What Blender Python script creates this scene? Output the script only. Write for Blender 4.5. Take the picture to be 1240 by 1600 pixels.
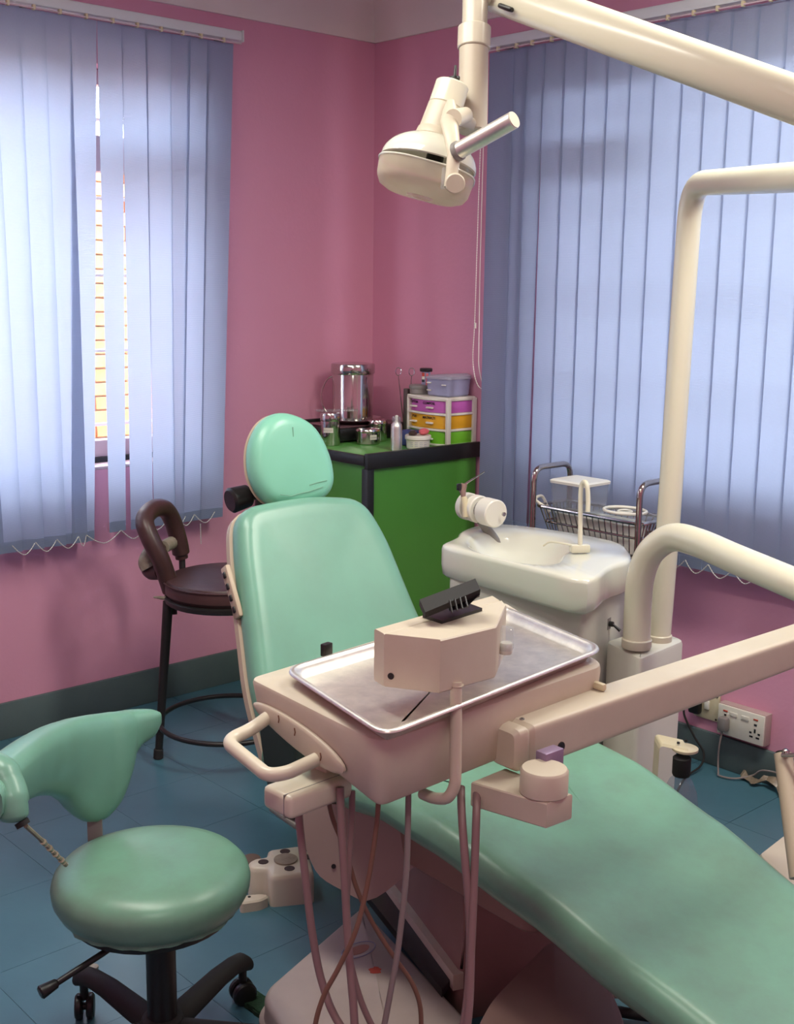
import bpy, bmesh, math, random
from mathutils import Vector as V, Matrix
random.seed(7)
for _o in list(bpy.data.objects): bpy.data.objects.remove(_o)
S = bpy.context.scene; COL = S.collection
R_ = math.radians
# ------------------------------------------------------------ camera
FP, PIT, ROLL, TH = 1872.3, .1863, .0118, .8298
CAM = V((-3.3256, -3.7981, 1.55))
_h = V((math.cos(TH), math.sin(TH), 0)); _z = V((0, 0, 1))
FW = _h*math.cos(PIT) - _z*math.sin(PIT)
_r = V((math.sin(TH), -math.cos(TH), 0)); _u = _h*math.sin(PIT) + _z*math.cos(PIT)
RT = _r*math.cos(ROLL) + _u*math.sin(ROLL); UP = _u*math.cos(ROLL) - _r*math.sin(ROLL)
cd = bpy.data.cameras.new('camera'); cam = bpy.data.objects.new('camera', cd); COL.objects.link(cam)
cd.sensor_fit = 'VERTICAL'; cd.sensor_height = 24; cd.lens = FP/1600*24; cd.clip_start = .05
m3 = Matrix((RT, UP, -FW)).transposed(); cam.matrix_world = Matrix.Translation(CAM) @ m3.to_4x4()
S.camera = cam
# ------------------------------------------------------------ world, lamps, exposure
S.view_settings.view_transform = 'Standard'; S.view_settings.look = 'None'
S.view_settings.exposure = 0.0; S.view_settings.gamma = 1; S.view_settings.use_curve_mapping = False
w = bpy.data.worlds.new('sky'); S.world = w; w.use_nodes = True
w.node_tree.nodes['Background'].inputs[0].default_value = (.88, .93, 1, 1)
w.node_tree.nodes['Background'].inputs[1].default_value = 14.5
def area(name, loc, rot, sx, sy, power, col):
    l = bpy.data.lights.new(name, 'AREA'); l.shape = 'RECTANGLE'; l.size = sx; l.size_y = sy; l.energy = power; l.color = col
    o = bpy.data.objects.new(name, l); COL.objects.link(o); o.location = loc; o.rotation_euler = rot; return o
area('ceiling_tube_light', (-.85, -2.75, 2.60), (0, 0, R_(10)), .3, 1.3, 44, (1, .97, .86))
area('added_tube_light', (-2.3, -1.75, 2.60), (0, 0, R_(10)), .3, 1.3, 30, (1, .97, .86))  # the one ceiling tube split in two, so the lamp post is not overexposed
area('rear_fill_light', (-3.1, -3.6, 2.55), (0, 0, 0), .5, .5, 14, (1, .94, .86))  # added fill above the camera, stands for no known lamp

# ------------------------------------------------------------ point helpers (world points on real planes)
def ray(u, v): return FW*FP + RT*(u-620) - UP*(v-800)
def at(u, v, d): return CAM + ray(u, v)*(d/FP)
def atz(u, v, z): r = ray(u, v); return CAM + r*((z-CAM.z)/r.z)
def aty(u, v, y): r = ray(u, v); return CAM + r*((y-CAM.y)/r.y)
def atx(u, v, x): r = ray(u, v); return CAM + r*((x-CAM.x)/r.x)

# ------------------------------------------------------------ materials
def lin(c): return tuple(((x/255)/12.92 if x/255 <= .04045 else ((x/255+.055)/1.055)**2.4) for x in c)+(1,)
def mat(name, col, rough=.5, metal=0, var=None, bump=None, coat=0, spec=.5, aniso=0):
    """var=(scale, amount 0..1, second colour)   bump=(scale, strength)"""
    m = bpy.data.materials.new(name); m.use_nodes = True; nt = m.node_tree; b = nt.nodes['Principled BSDF']
    b.inputs['Base Color'].default_value = lin(col); b.inputs['Roughness'].default_value = rough
    b.inputs['Metallic'].default_value = metal; b.inputs['Coat Weight'].default_value = coat
    b.inputs['Specular IOR Level'].default_value = spec
    tc = nt.nodes.new('ShaderNodeTexCoord')
    if var is None: var = (6, .12, tuple(int(x*.85) for x in col))
    n = nt.nodes.new('ShaderNodeTexNoise'); n.inputs['Scale'].default_value = var[0]; n.inputs['Detail'].default_value = 6
    n.inputs['Roughness'].default_value = .65
    nt.links.new(tc.outputs['Object'], n.inputs['Vector'])
    r = nt.nodes.new('ShaderNodeValToRGB'); r.color_ramp.elements[0].position = .35; r.color_ramp.elements[1].position = .7
    r.color_ramp.elements[0].color = (0, 0, 0, 1); r.color_ramp.elements[1].color = (var[1],)*3+(1,)
    nt.links.new(n.outputs['Fac'], r.inputs[0])
    mx = nt.nodes.new('ShaderNodeMix'); mx.data_type = 'RGBA'
    mx.inputs['A'].default_value = lin(col); mx.inputs['B'].default_value = lin(var[2])
    nt.links.new(r.outputs['Color'], mx.inputs['Factor']); nt.links.new(mx.outputs['Result'], b.inputs['Base Color'])
    if bump:
        n2 = nt.nodes.new('ShaderNodeTexNoise'); n2.inputs['Scale'].default_value = bump[0]; n2.inputs['Detail'].default_value = 4
        nt.links.new(tc.outputs['Object'], n2.inputs['Vector'])
        bp = nt.nodes.new('ShaderNodeBump'); bp.inputs['Strength'].default_value = bump[1]; bp.inputs['Distance'].default_value = .002
        nt.links.new(n2.outputs['Fac'], bp.inputs['Height']); nt.links.new(bp.outputs['Normal'], b.inputs['Normal'])
    return m
def fabric():
    m = bpy.data.materials.new('blind_fabric'); m.use_nodes = True; nt = m.node_tree; nt.nodes.clear()
    out = nt.nodes.new('ShaderNodeOutputMaterial'); tc = nt.nodes.new('ShaderNodeTexCoord')
    d = nt.nodes.new('ShaderNodeBsdfDiffuse'); t = nt.nodes.new('ShaderNodeBsdfTranslucent'); mx = nt.nodes.new('ShaderNodeMixShader')
    mx.inputs[0].default_value = .5
    wv = nt.nodes.new('ShaderNodeTexWave'); wv.bands_direction = 'Z'; wv.inputs['Scale'].default_value = 90; wv.inputs['Distortion'].default_value = 1.2
    wv.inputs['Detail'].default_value = 2; wv.inputs['Detail Scale'].default_value = 8
    nt.links.new(tc.outputs['Object'], wv.inputs['Vector'])
    cm = nt.nodes.new('ShaderNodeMix'); cm.data_type = 'RGBA'; cm.inputs['A'].default_value = lin((150, 163, 190)); cm.inputs['B'].default_value = lin((162, 175, 202))
    nt.links.new(wv.outputs['Fac'], cm.inputs['Factor'])
    nt.links.new(cm.outputs['Result'], d.inputs['Color']); nt.links.new(cm.outputs['Result'], t.inputs['Color'])
    bp = nt.nodes.new('ShaderNodeBump'); bp.inputs['Strength'].default_value = .25; bp.inputs['Distance'].default_value = .002
    nt.links.new(wv.outputs['Fac'], bp.inputs['Height']); nt.links.new(bp.outputs['Normal'], d.inputs['Normal'])
    nt.links.new(d.outputs[0], mx.inputs[1]); nt.links.new(t.outputs[0], mx.inputs[2]); nt.links.new(mx.outputs[0], out.inputs[0])
    return m
def clear(name, col=(235, 240, 245), gloss=.12, body=0.0, rough=.05):
    m = bpy.data.materials.new(name); m.use_nodes = True; nt = m.node_tree; nt.nodes.clear()
    out = nt.nodes.new('ShaderNodeOutputMaterial'); a = nt.nodes.new('ShaderNodeBsdfTransparent'); g = nt.nodes.new('ShaderNodeBsdfGlossy')
    a.inputs[0].default_value = lin(tuple(min(255, x+22) for x in col)); g.inputs['Roughness'].default_value = rough
    mx = nt.nodes.new('ShaderNodeMixShader'); mx.inputs[0].default_value = .06; nt.links.new(a.outputs[0], mx.inputs[1]); nt.links.new(g.outputs[0], mx.inputs[2])
    last = mx
    if body:
        df = nt.nodes.new('ShaderNodeBsdfDiffuse'); df.inputs[0].default_value = lin(col)
        tl = nt.nodes.new('ShaderNodeBsdfTranslucent'); tl.inputs[0].default_value = lin(col)
        ms = nt.nodes.new('ShaderNodeMixShader'); nt.links.new(df.outputs[0], ms.inputs[1]); nt.links.new(tl.outputs[0], ms.inputs[2])
        m2 = nt.nodes.new('ShaderNodeMixShader'); m2.inputs[0].default_value = body
        nt.links.new(mx.outputs[0], m2.inputs[1]); nt.links.new(ms.outputs[0], m2.inputs[2]); last = m2
    nt.links.new(last.outputs[0], out.inputs[0]); return m

PINK = mat('pink_wall_paint', (216, 152, 176), .75, 0, (2.5, .35, (208, 142, 168)), (60, .35))
CEIL = mat('ceiling_paint', (228, 220, 214), .9, 0, (3, .3, (214, 206, 202)))
BASEB = mat('grey_green_skirting_paint', (88, 104, 104), .6, 0, (5, .4, (66, 82, 86)), (40, .2))
FLOOR = mat('blue_floor_vinyl', (72, 114, 128), .3, 0, (5, .5, (60, 98, 112)), (30, .08))
GROUT = mat('dark_floor_joint', (62, 96, 108), .8)
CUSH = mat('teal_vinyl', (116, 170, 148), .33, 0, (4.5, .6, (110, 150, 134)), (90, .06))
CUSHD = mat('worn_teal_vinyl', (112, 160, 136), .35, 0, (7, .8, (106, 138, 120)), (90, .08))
CUSHH = mat('pale_teal_vinyl', (132, 200, 174), .33, 0, (4, .25, (122, 184, 160)), (80, .05))  # headrest teal, paler and more even than the other cushions
CREAM = mat('cream_enamel', (214, 206, 186), .3, 0, (5, .35, (204, 194, 172)))
CREAM2 = mat('cream_plastic', (204, 194, 174), .42, 0, (8, .45, (188, 174, 154)), (120, .05))
TUBE = mat('ivory_tube_enamel', (222, 218, 196), .25, 0, (3, .2, (208, 200, 178)))
CERAM = mat('white_glazed_ceramic', (218, 217, 202), .12, 0, (2, .15, (226, 224, 208)), coat=.4)
CABW = mat('off_white_cabinet_enamel', (206, 204, 192), .4, 0, (4, .3, (192, 188, 176)))
STEEL = mat('brushed_stainless_steel', (238, 233, 224), .42, 1, (25, .4, (168, 166, 164)), (160, .04))
STEELP = mat('polished_stainless_steel', (200, 196, 190), .14, 1, (10, .3, (180, 176, 170)))
CHROME = mat('chrome_tube', (180, 168, 160), .12, 1)
BLACK = mat('black_plastic', (26, 26, 27), .38)
BLACKM = mat('black_laminate_edge', (26, 28, 28), .45)
RUBBER = mat('black_rubber', (30, 29, 29), .75)
DKGREEN = mat('dark_green_panel', (30, 44, 40), .6)
GREEN = mat('green_laminate', (78, 144, 56), .35, 0, (6, .4, (72, 132, 54)))
GREENT = mat('light_green_worktop', (92, 160, 76), .35, 0, (8, .4, (80, 146, 66)))
BROWN = mat('dark_brown_vinyl', (74, 48, 46), .38, 0, (9, .6, (52, 34, 34)), (50, .25))
BLKMET = mat('black_painted_steel', (28, 27, 27), .4, 0, (12, .4, (48, 40, 36)))
TAPE = mat('yellowed_tape', (156, 146, 128), .3, 0, (30, .7, (110, 96, 84)), (60, .5))
RAIL = mat('white_rail_enamel', (214, 216, 218), .35)
BEAD = mat('clear_white_bead', (196, 196, 190), .3)
HOSE = mat('mauve_rubber_hose', (142, 116, 114), .5)
HOSEB = mat('brown_rubber_hose', (118, 86, 70), .5)
HOSEG = mat('grey_hose', (138, 128, 124), .5)
SHELL = mat('beige_shell', (190, 172, 150), .45)
COVER = mat('mauve_beige_cover', (146, 116, 108), .55, 0, (6, .4, (126, 100, 94)), (60, .1))
LAV = mat('lavender_plastic', (158, 160, 190), .4, 0, (14, .5, (140, 140, 168)))
PURP = mat('orchid_drawer_plastic', (192, 98, 180), .4)
YELL = mat('golden_drawer_plastic', (222, 164, 28), .4)
LIME = mat('lime_drawer_plastic', (110, 184, 44), .4)
WHITEP = mat('white_plastic', (226, 222, 208), .35)
INK = mat('black_marker_ink', (40, 22, 34), .7)
REDP = mat('red_print', (190, 70, 50), .5)
PINKP = mat('coral_pink_plastic', (222, 104, 112), .3)
GREYP = mat('grey_plastic', (130, 126, 122), .45)
BEIGEP = mat('beige_plastic', (208, 196, 164), .4)
BRICKM = mat('tan_orange_brick', (196, 132, 84), .85, 0, (8, .8, (220, 170, 120)), (60, .6))  # tan-orange brick with random paler blotches
MORT = mat('pale_mortar', (196, 178, 152), .9)
PLAST = mat('outside_plaster', (150, 146, 140), .9)
SAND = mat('outside_ground', (140, 128, 108), .95)
WINW = mat('pinkish_white_window_paint', (206, 182, 190), .5)
DARKF = mat('black_window_bar', (28, 28, 34), .5)
YELG = mat('warm_halogen_bulb', (250, 220, 150), .4)
YELG.node_tree.nodes['Principled BSDF'].inputs['Emission Color'].default_value = (1, .72, .40, 1)
YELG.node_tree.nodes['Principled BSDF'].inputs['Emission Strength'].default_value = 3
MATG = mat('green_carpet', (28, 62, 40), .95, 0, (60, .7, (16, 40, 26)), (200, 1))
FAB = fabric()
GLASS = clear('window_glass', (245, 250, 250))
CLEARP = clear('clear_plastic', (226, 228, 230), body=.15)
FROST = clear('frosted_lamp_shield', (250, 238, 224), body=.34, rough=.2)
BOTT = clear('clear_bottle_plastic', (215, 220, 225), body=.10)

# ------------------------------------------------------------ mesh helpers
def box(bm, c, s, bev=0, rz=0, M=None, seg=2):
    r = bmesh.ops.create_cube(bm, size=1); vs = r['verts']
    T = Matrix.Translation(V(c)) @ Matrix.Rotation(rz, 4, 'Z') if M is None else M @ Matrix.Translation(V(c))
    bmesh.ops.scale(bm, vec=V(s), verts=vs)
    if bev:
        es = list({e for v_ in vs for e in v_.link_edges})
        g = bmesh.ops.bevel(bm, geom=es, offset=bev, segments=seg, affect='EDGES', profile=.5)
        vs = list({v_ for f in g['faces'] for v_ in f.verts} | {v_ for v_ in vs if v_.is_valid})
        stack = set(vs)
    bmesh.ops.transform(bm, matrix=T, verts=[v_ for v_ in vs if v_.is_valid])
def bx(bm, x0, x1, y0, y1, z0, z1, bev=0):
    box(bm, ((x0+x1)/2, (y0+y1)/2, (z0+z1)/2), (abs(x1-x0), abs(y1-y0), abs(z1-z0)), bev)
def frame(a, b):
    a, b = V(a), V(b); zz = (b-a).normalized(); h = V((0, 0, 1)) if abs(zz.z) < .95 else V((1, 0, 0))
    x = h.cross(zz).normalized(); y = zz.cross(x)
    return Matrix.Translation(a) @ Matrix((x, y, zz)).transposed().to_4x4()
def loft(bm, loops, cap0=True, cap1=True, closed=True):
    vs = [[bm.verts.new(p) for p in L] for L in loops]; n = len(loops[0])
    for a, b in zip(vs, vs[1:]):
        for i in range(n if closed else n-1):
            j = (i+1) % n
            try: bm.faces.new((a[i], a[j], b[j], b[i]))
            except ValueError: pass
    def cap(L, flip):
        c = bm.verts.new(sum((v_.co for v_ in L), V())/len(L))
        for i in range(n):
            j = (i+1) % n; bm.faces.new((L[j], L[i], c) if not flip else (L[i], L[j], c))
    if cap0: cap(vs[0], False)
    if cap1: cap(vs[-1], True)
def lathe(bm, prof, M=None, seg=28):
    M = M or Matrix()
    loft(bm, [[M @ V((r*math.cos(2*math.pi*i/seg), r*math.sin(2*math.pi*i/seg), z)) for i in range(seg)] for r, z in prof])
def cyl(bm, a, b, r, r2=None, seg=20, bev=0):
    L = (V(b)-V(a)).length; r2 = r if r2 is None else r2
    pr = [(r, 0), (r2, L)] if not bev else [(r-bev, 0), (r, bev), (r2, L-bev), (r2-bev, L)]
    lathe(bm, pr, frame(a, b), seg)
def sphere(bm, c, r, sc=(1, 1, 1), M=None):
    T = (M or Matrix.Translation(V(c))) @ Matrix.Diagonal((*sc, 1))
    bmesh.ops.create_uvsphere(bm, u_segments=16, v_segments=10, radius=r, matrix=T)
def tube(bm, pts, r, seg=12, closed=False, cap=True):
    pts = [V(p) for p in pts]; n = len(pts); rr = r if isinstance(r, (list, tuple)) else [r]*n
    tn = []
    for i in range(n):
        if closed: t = pts[(i+1) % n]-pts[i-1]
        else: t = pts[min(i+1, n-1)]-pts[max(i-1, 0)]
        tn.append(t.normalized())
    nn = tn[0].orthogonal().normalized(); loops = []
    for i in range(n):
        if i: nn = (tn[i-1].rotation_difference(tn[i]) @ nn)
        nn = (nn - tn[i]*nn.dot(tn[i])).normalized(); bb = tn[i].cross(nn)
        loops.append([pts[i] + (nn*math.cos(2*math.pi*k/seg)+bb*math.sin(2*math.pi*k/seg))*rr[i] for k in range(seg)])
    if closed:
        # align the last loop with the first
        best = min(range(seg), key=lambda s: (loops[-1][s]-loops[0][0]).length)
        first = [loops[0][(k-best) % seg] for k in range(seg)]
        loft(bm, loops+[first], False, False)
        bmesh.ops.remove_doubles(bm, verts=bm.verts, dist=1e-6)
    else: loft(bm, loops, cap, cap)
def smooth(pts, n=8, closed=False):
    pts = [V(p) for p in pts]; N = len(pts); out = []
    for i in range(N if closed else N-1):
        g = (lambda k: pts[k % N]) if closed else (lambda k: pts[max(0, min(N-1, k))])
        p0, p1, p2, p3 = g(i-1), g(i), g(i+1), g(i+2)
        for k in range(n):
            t = k/n
            out.append(.5*((2*p1)+(p2-p0)*t+(2*p0-5*p1+4*p2-p3)*t*t+(3*p1-p0-3*p2+p3)*t**3))
    if not closed: out.append(pts[-1])
    return out
def fillet(pts, r, n=8):
    pts = [V(p) for p in pts]; out = [pts[0]]
    for i in range(1, len(pts)-1):
        a, b, c = pts[i-1], pts[i], pts[i+1]; rr = min(r, (a-b).length*.49, (c-b).length*.49)
        p, q = b+(a-b).normalized()*rr, b+(c-b).normalized()*rr
        for k in range(n+1):
            t = k/n; out.append(p*(1-t)**2+b*2*t*(1-t)+q*t*t)
    out.append(pts[-1]); return out
def rpoly(pts, r, n=6):
    """closed polygon with rounded corners, 2-D"""
    out = []; N = len(pts)
    for i in range(N):
        a, b, c = V(pts[i-1][:2]), V(pts[i][:2]), V(pts[(i+1) % N][:2]); q = r[i] if isinstance(r, (list, tuple)) else r
        rr = min(q, (a-b).length*.49, (c-b).length*.49); p, e = b+(a-b).normalized()*rr, b+(c-b).normalized()*rr
        for k in range(n+1):
            t = k/n; out.append(p*(1-t)**2+b*2*t*(1-t)+e*t*t)
    o = []
    for p in out:
        if not o or (p-o[-1]).length > 1e-5: o.append(p)
    if (o[0]-o[-1]).length < 1e-5: o.pop()
    return o
def ccw(o):
    a = sum(o[i-1].x*o[i].y-o[i].x*o[i-1].y for i in range(len(o)))
    return o if a > 0 else o[::-1]
def slab(bm, outline, rings, xf=lambda x, y, z: V((x, y, z)), cap0=True, cap1=True):
    """rings: (inset, scale, z)"""
    o = ccw([V(p[:2]) for p in outline]); n = len(o); cen = sum(o, V((0, 0)))/n; nr = []
    for i in range(n):
        t = (o[(i+1) % n]-o[i-1]); t = t.normalized() if t.length > 0 else V((1, 0)); nr.append(V((t.y, -t.x)))
    L = []
    for ins, sc, z in rings:
        L.append([xf(*(cen+(o[i]-nr[i]*ins-cen)*sc), z) for i in range(n)])
    loft(bm, L, cap0, cap1)
def pillow(T, rb, rt, crown=0, n=5, z0=0):
    R = []
    for k in range(n+1):
        a = math.pi/2*k/n; R.append((rb*(1-math.sin(a)), 1, z0+rb*(1-math.cos(a))))
    for k in range(n+1):
        a = math.pi/2*k/n; R.append((rt*(1-math.cos(a)), 1, z0+T-rt+rt*math.sin(a)))
    for s in (.9, .78, .62, .45, .28, .12): R.append((rt, s, z0+T+crown*(1-s*s)))
    return R
def prism(bm, pts, z0, z1, bev=.003):
    slab(bm, pts, [(bev, 1, z0), (0, 1, z0+bev), (0, 1, z1-bev), (bev, 1, z1)])
WM = {}
def obj(name, bm, m, parent=None, ang=38, flat=False):
    if parent is not None:
        Mw = WM.get(parent.name, Matrix()); bm.transform(Mw.inverted())
    bmesh.ops.recalc_face_normals(bm, faces=bm.faces)
    me = bpy.data.meshes.new(name); bm.to_mesh(me); bm.free(); me.materials.append(m)
    if not flat:
        me.polygons.foreach_set('use_smooth', [True]*len(me.polygons)); me.set_sharp_from_angle(angle=R_(ang))
    o = bpy.data.objects.new(name, me); COL.objects.link(o)
    if parent is not None: o.parent = parent; WM[o.name] = WM.get(parent.name, Matrix())
    return o
def B(): return bmesh.new()
def tag(o, label=None, cat=None, group=None, kind=None):
    if label: o['label'] = label
    if cat: o['category'] = cat
    if group: o['group'] = group
    if kind: o['kind'] = kind
    return o
def thing(name, loc, label, cat, rz=0, group=None, kind=None):
    o = bpy.data.objects.new(name, None); o.empty_display_size = .05; COL.objects.link(o)
    o.location = loc; o.rotation_euler = (0, 0, rz); WM[o.name] = Matrix.Translation(V(loc)) @ Matrix.Rotation(rz, 4, 'Z')
    return tag(o, label, cat, group, kind)
def single(name, bm, m, label, cat, group=None, ang=38):
    """one-mesh thing with its origin at its base"""
    xs = [v_.co for v_ in bm.verts]; c = V(((min(p.x for p in xs)+max(p.x for p in xs))/2, (min(p.y for p in xs)+max(p.y for p in xs))/2, min(p.z for p in xs)))
    bm.transform(Matrix.Translation(-c)); o = obj(name, bm, m, None, ang); o.location = c; WM[o.name] = Matrix.Translation(c)
    return tag(o, label, cat, group)
def struct(name, bm, m, parent=None, ang=38):
    o = obj(name, bm, m, parent, ang)
    if parent is None: o['kind'] = 'structure'
    return o
def screw(parent, c, n, r=.006, name='screw', m=None):
    bm = B(); c = V(c); n = V(n).normalized(); cyl(bm, c-n*.002, c+n*.0015, r, seg=14, bev=.0005); s = obj(name, bm, m or GREYP, parent)
    bm = B(); cyl(bm, c+n*.0014, c+n*.0018, r*.45, seg=10); obj('screw_slot', bm, BLACK, s); return s

# ============================================================ SETTING
XL, YB, ZC = -4.1, -4.7, 2.66      # room: x from XL to 0, y from YB to 0
bm = B(); bx(bm, XL-.2, .2, YB-.2, .2, -.12, -.002); flo = struct('floor', bm, GROUT)
tile = None; k = 0
for i in range(13):
    for j in range(15):
        x1, y1 = -.02-.33*i, -.04-.33*j
        x0, y0 = max(x1-.328, XL), max(y1-.328, YB)
        if x1 < XL or y1 < YB or x1-x0 < .02 or y1-y0 < .02: continue
        if i == 0: x1 = 0
        if j == 0: y1 = 0
        if x1-x0 > .327 and y1-y0 > .327 and i and j:
            if tile is None:
                bm = B(); bx(bm, -.1645, .1645, -.1645, .1645, -.006, 0); tile = obj('floor_tile', bm, FLOOR, flo, flat=True); o = tile
            else: o = tile.copy(); COL.objects.link(o); o.parent = flo
            o.location = ((x0+x1)/2, (y0+y1)/2, 0)
        else:
            bm = B(); bx(bm, x0, x1, y0, y1, -.006, 0); obj('floor_tile', bm, FLOOR, flo, flat=True)
bm = B(); bx(bm, XL-.2, .25, YB-.2, .25, ZC, ZC+.1); struct('ceiling', bm, CEIL)
WL = (-2.75, -.90, .90, 2.27)   # left window opening: x0 x1 z0 z1 in the wall y=0
WR = (-3.35, -.97, .92, 2.25)   # right window opening: y0 y1 z0 z1 in the wall x=0
bm = B()
bx(bm, XL-.2, WL[0], 0, .22, -.1, ZC); bx(bm, WL[1], .22, 0, .22, -.1, ZC)
bx(bm, WL[0], WL[1], 0, .22, -.1, WL[2]); bx(bm, WL[0], WL[1], 0, .22, WL[3], ZC)
struct('wall_left', bm, PINK)
bm = B()
bx(bm, 0, .22, YB-.2, WR[0], -.1, ZC); bx(bm, 0, .22, WR[1], 0, -.1, ZC)
bx(bm, 0, .22, WR[0], WR[1], -.1, WR[2]); bx(bm, 0, .22, WR[0], WR[1], WR[3], ZC)
struct('wall_right', bm, PINK)
bm = B(); bx(bm, XL-.2, XL, YB-.2, .0, -.1, ZC); struct('wall_near', bm, PINK)
bm = B(); bx(bm, XL, .2, YB-.2, YB, -.1, ZC); struct('wall_back', bm, PINK)
for nm, a in (('baseboard_left', (XL, 0, -.014, .0, 0, .13)), ('baseboard_right', (-.014, 0, YB, -.014, 0, .11)), ('baseboard_near', (XL, XL+.014, YB, -.014, 0, .12)), ('baseboard_back', (XL, 0, YB, YB+.014, 0, .12))):
    bm = B(); bx(bm, *a, bev=.003); struct(nm, bm, BASEB)
# cornice: quarter-cove profile along each wall
def cornice(name, p, q, inward):
    bm = B(); p, q, n = V(p), V(q), V(inward); prof = [(0, 2.50), (.012, 2.50), (.012, 2.512)]
    prof += [(.012+.11*(1-math.cos(a)), 2.512+.12*math.sin(a)) for a in (R_(15*i) for i in range(1, 7))]
    prof += [(.135, 2.632), (.135, ZC), (0, ZC)]
    loft(bm, [[P_ + n*d + V((0, 0, h)) for d, h in prof] for P_ in (p, q)]); struct(name, bm, CEIL, ang=50)
cornice('trim_1', (XL, 0, 0), (0, 0, 0), (0, -1, 0)); cornice('trim_2', (0, 0, 0), (0, YB, 0), (-1, 0, 0))
cornice('trim_3', (XL, YB, 0), (0, YB, 0), (0, 1, 0)); cornice('trim_4', (XL, 0, 0), (XL, YB, 0), (1, 0, 0))
# windows
def window(name, along, lo, hi, z0, z1, mull, transom):
    """along 'x' -> wall y=0, opening lo..hi in x; 'y' -> wall x=0"""
    w = thing(name, (0, 0, 0), None, None, kind='structure')
    def b_(nm, a, b, za, zb, d0=.10, d1=.15, m=WINW, bev=.003):
        bm = B()
        if along == 'x': bx(bm, a, b, d0, d1, za, zb, bev)
        else: bx(bm, d0, d1, a, b, za, zb, bev)
        return obj(nm, bm, m, w)
    b_('frame', lo, hi, z1-.05, z1); b_('frame', lo, hi, z0+.03, z0+.09); b_('black_rail', lo, hi, z0, z0+.03, .085, .155, DARKF)
    b_('frame', lo, lo+.05, z0+.09, z1-.05); b_('frame', hi-.05, hi, z0+.09, z1-.05)
    cuts = [lo+.05]+mull+[hi-.05]
    for x in mull: b_('mullion', x-.03, x+.03, z0+.09, z1-.05)
    for i, (a, b) in enumerate(zip(cuts, cuts[1:])):
        a2, b2 = (a if i == 0 else a+.03), (b if i == len(cuts)-2 else b-.03)
        if i in transom:
            b_('transom', a2, b2, 1.93, 2.05, .09, .155)
            b_('pane', a2, b2, 2.05, z1-.05, .122, .126, GLASS, 0); b_('pane', a2, b2, z0+.09, 1.93, .122, .126, GLASS, 0)
        else: b_('pane', a2, b2, z0+.09, z1-.05, .122, .126, GLASS, 0)
    for k in range(5): b_('grille_bar', lo, hi, z0+.13+.27*k, z0+.142+.27*k, .185, .197, RAIL)
    bm = B()
    if along == 'x': bx(bm, lo, hi, -.0, .1, z0-.0, z0+.012, .003)
    else: bx(bm, 0, .1, lo, hi, z0, z0+.012, .003)
    obj('sill', bm, WINW, w)
window('window_1', 'x', WL[0], WL[1], WL[2], WL[3], [-2.1, -1.38], [0, 2])
window('window_2', 'y', WR[0], WR[1], WR[2], WR[3], [-2.6, -1.38], [0, 2])
# outside: ground, a brick wall in front of window 1, a plain wall before window 2
bm = B(); bx(bm, -8, 8, .25, 9, -.3, -.1); bx(bm, .25, 8, -9, .25, -.3, -.1); struct('ground_outside', bm, SAND)
gw = thing('garden_wall', (0, 2.4, -.1), None, None, kind='structure')
bm = B(); bx(bm, -1.0, 2.2, 2.42, 2.6, -.1, 2.35); bx(bm, -7, -1.0, 2.42, 2.6, -.1, 1.85); obj('mortar', bm, MORT, gw)
bk = None; bl, bh = .215, .07
for r in range(26):
    for c in range(8):
        x = -.45+c*(bl+.012)+(r % 2)*.11; z = .32+r*(bh+.009)
        if z > 2.3: continue
        if bk is None:
            bm = B(); box(bm, (0, 0, 0), (bl, .04, bh), .004, seg=1); bk = obj('brick', bm, BRICKM, None); o = bk; o.parent = gw
        else: o = bk.copy(); COL.objects.link(o); o.parent = gw
        o.location = (x, -.0+random.uniform(-.004, .004)+.005, z+.1)
bm = B(); bx(bm, 3.2, 3.4, -7, 1.6, -.1, 1.9); struct('wall_outside', bm, PLAST)
bm = B(); bx(bm, .22, 2.1, -5.2, .22, 2.5, 2.6); struct('sky_blocker_outside', bm, PLAST)  # unseen slab added to keep high sky light off the right blind

# ============================================================ VERTICAL BLINDS
def beadline(bm, pts, r=.0022):
    P = smooth(pts, 14); L = 0; out = [P[0]]; st = .0045
    for a, b in zip(P, P[1:]):
        d = (b-a).length
        while L+d >= st and d > 0:
            t = (st-L)/d; a = a+(b-a)*t; out.append(a.copy()); d = (b-a).length; L = 0
        L += d
    tube(bm, out, [r if i % 2 else r*.35 for i in range(len(out))], 6)
def slat(parent, a0, a1, b0, b1, top, bot, fx, off):
    """sheet from top edge a0..a1 to bottom edge b0..b1 (positions along the wall); fx(pos, depth, z)->point"""
    bm = B(); n, kx = 14, 5
    loops = []
    for i in range(n+1):
        t = i/n; l, r = a0+(b0-a0)*t, a1+(b1-a1)*t; z = top+(bot-top)*t
        wd = min(.018, max(.0001, .089**2-(r-l)**2)**.5/2)*off   # a slat that looks narrow is turned
        loops.append([fx(l+(r-l)*q/kx, wd*(1-2*q/kx)-.0022*math.sin(math.pi*q/kx), z) for q in range(kx+1)])
    loft(bm, loops, False, False, closed=False); o = obj('slat', bm, FAB, parent, 60)
    bm = B(); l, r = b0+.002, b1-.002; wd = min(.018, max(.0001, .089**2-(b1-b0)**2)**.5/2)*off
    L = []
    for z in (bot, bot+.036): L.append([fx(l, wd-.0018, z), fx((l+r)/2, -.0042, z), fx(r, -wd-.0018, z), fx(r, -wd+.0022, z), fx((l+r)/2, .0016, z), fx(l, wd+.0022, z)])
    loft(bm, L); obj('weight_pocket', bm, FAB, o)
    return o
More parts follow.
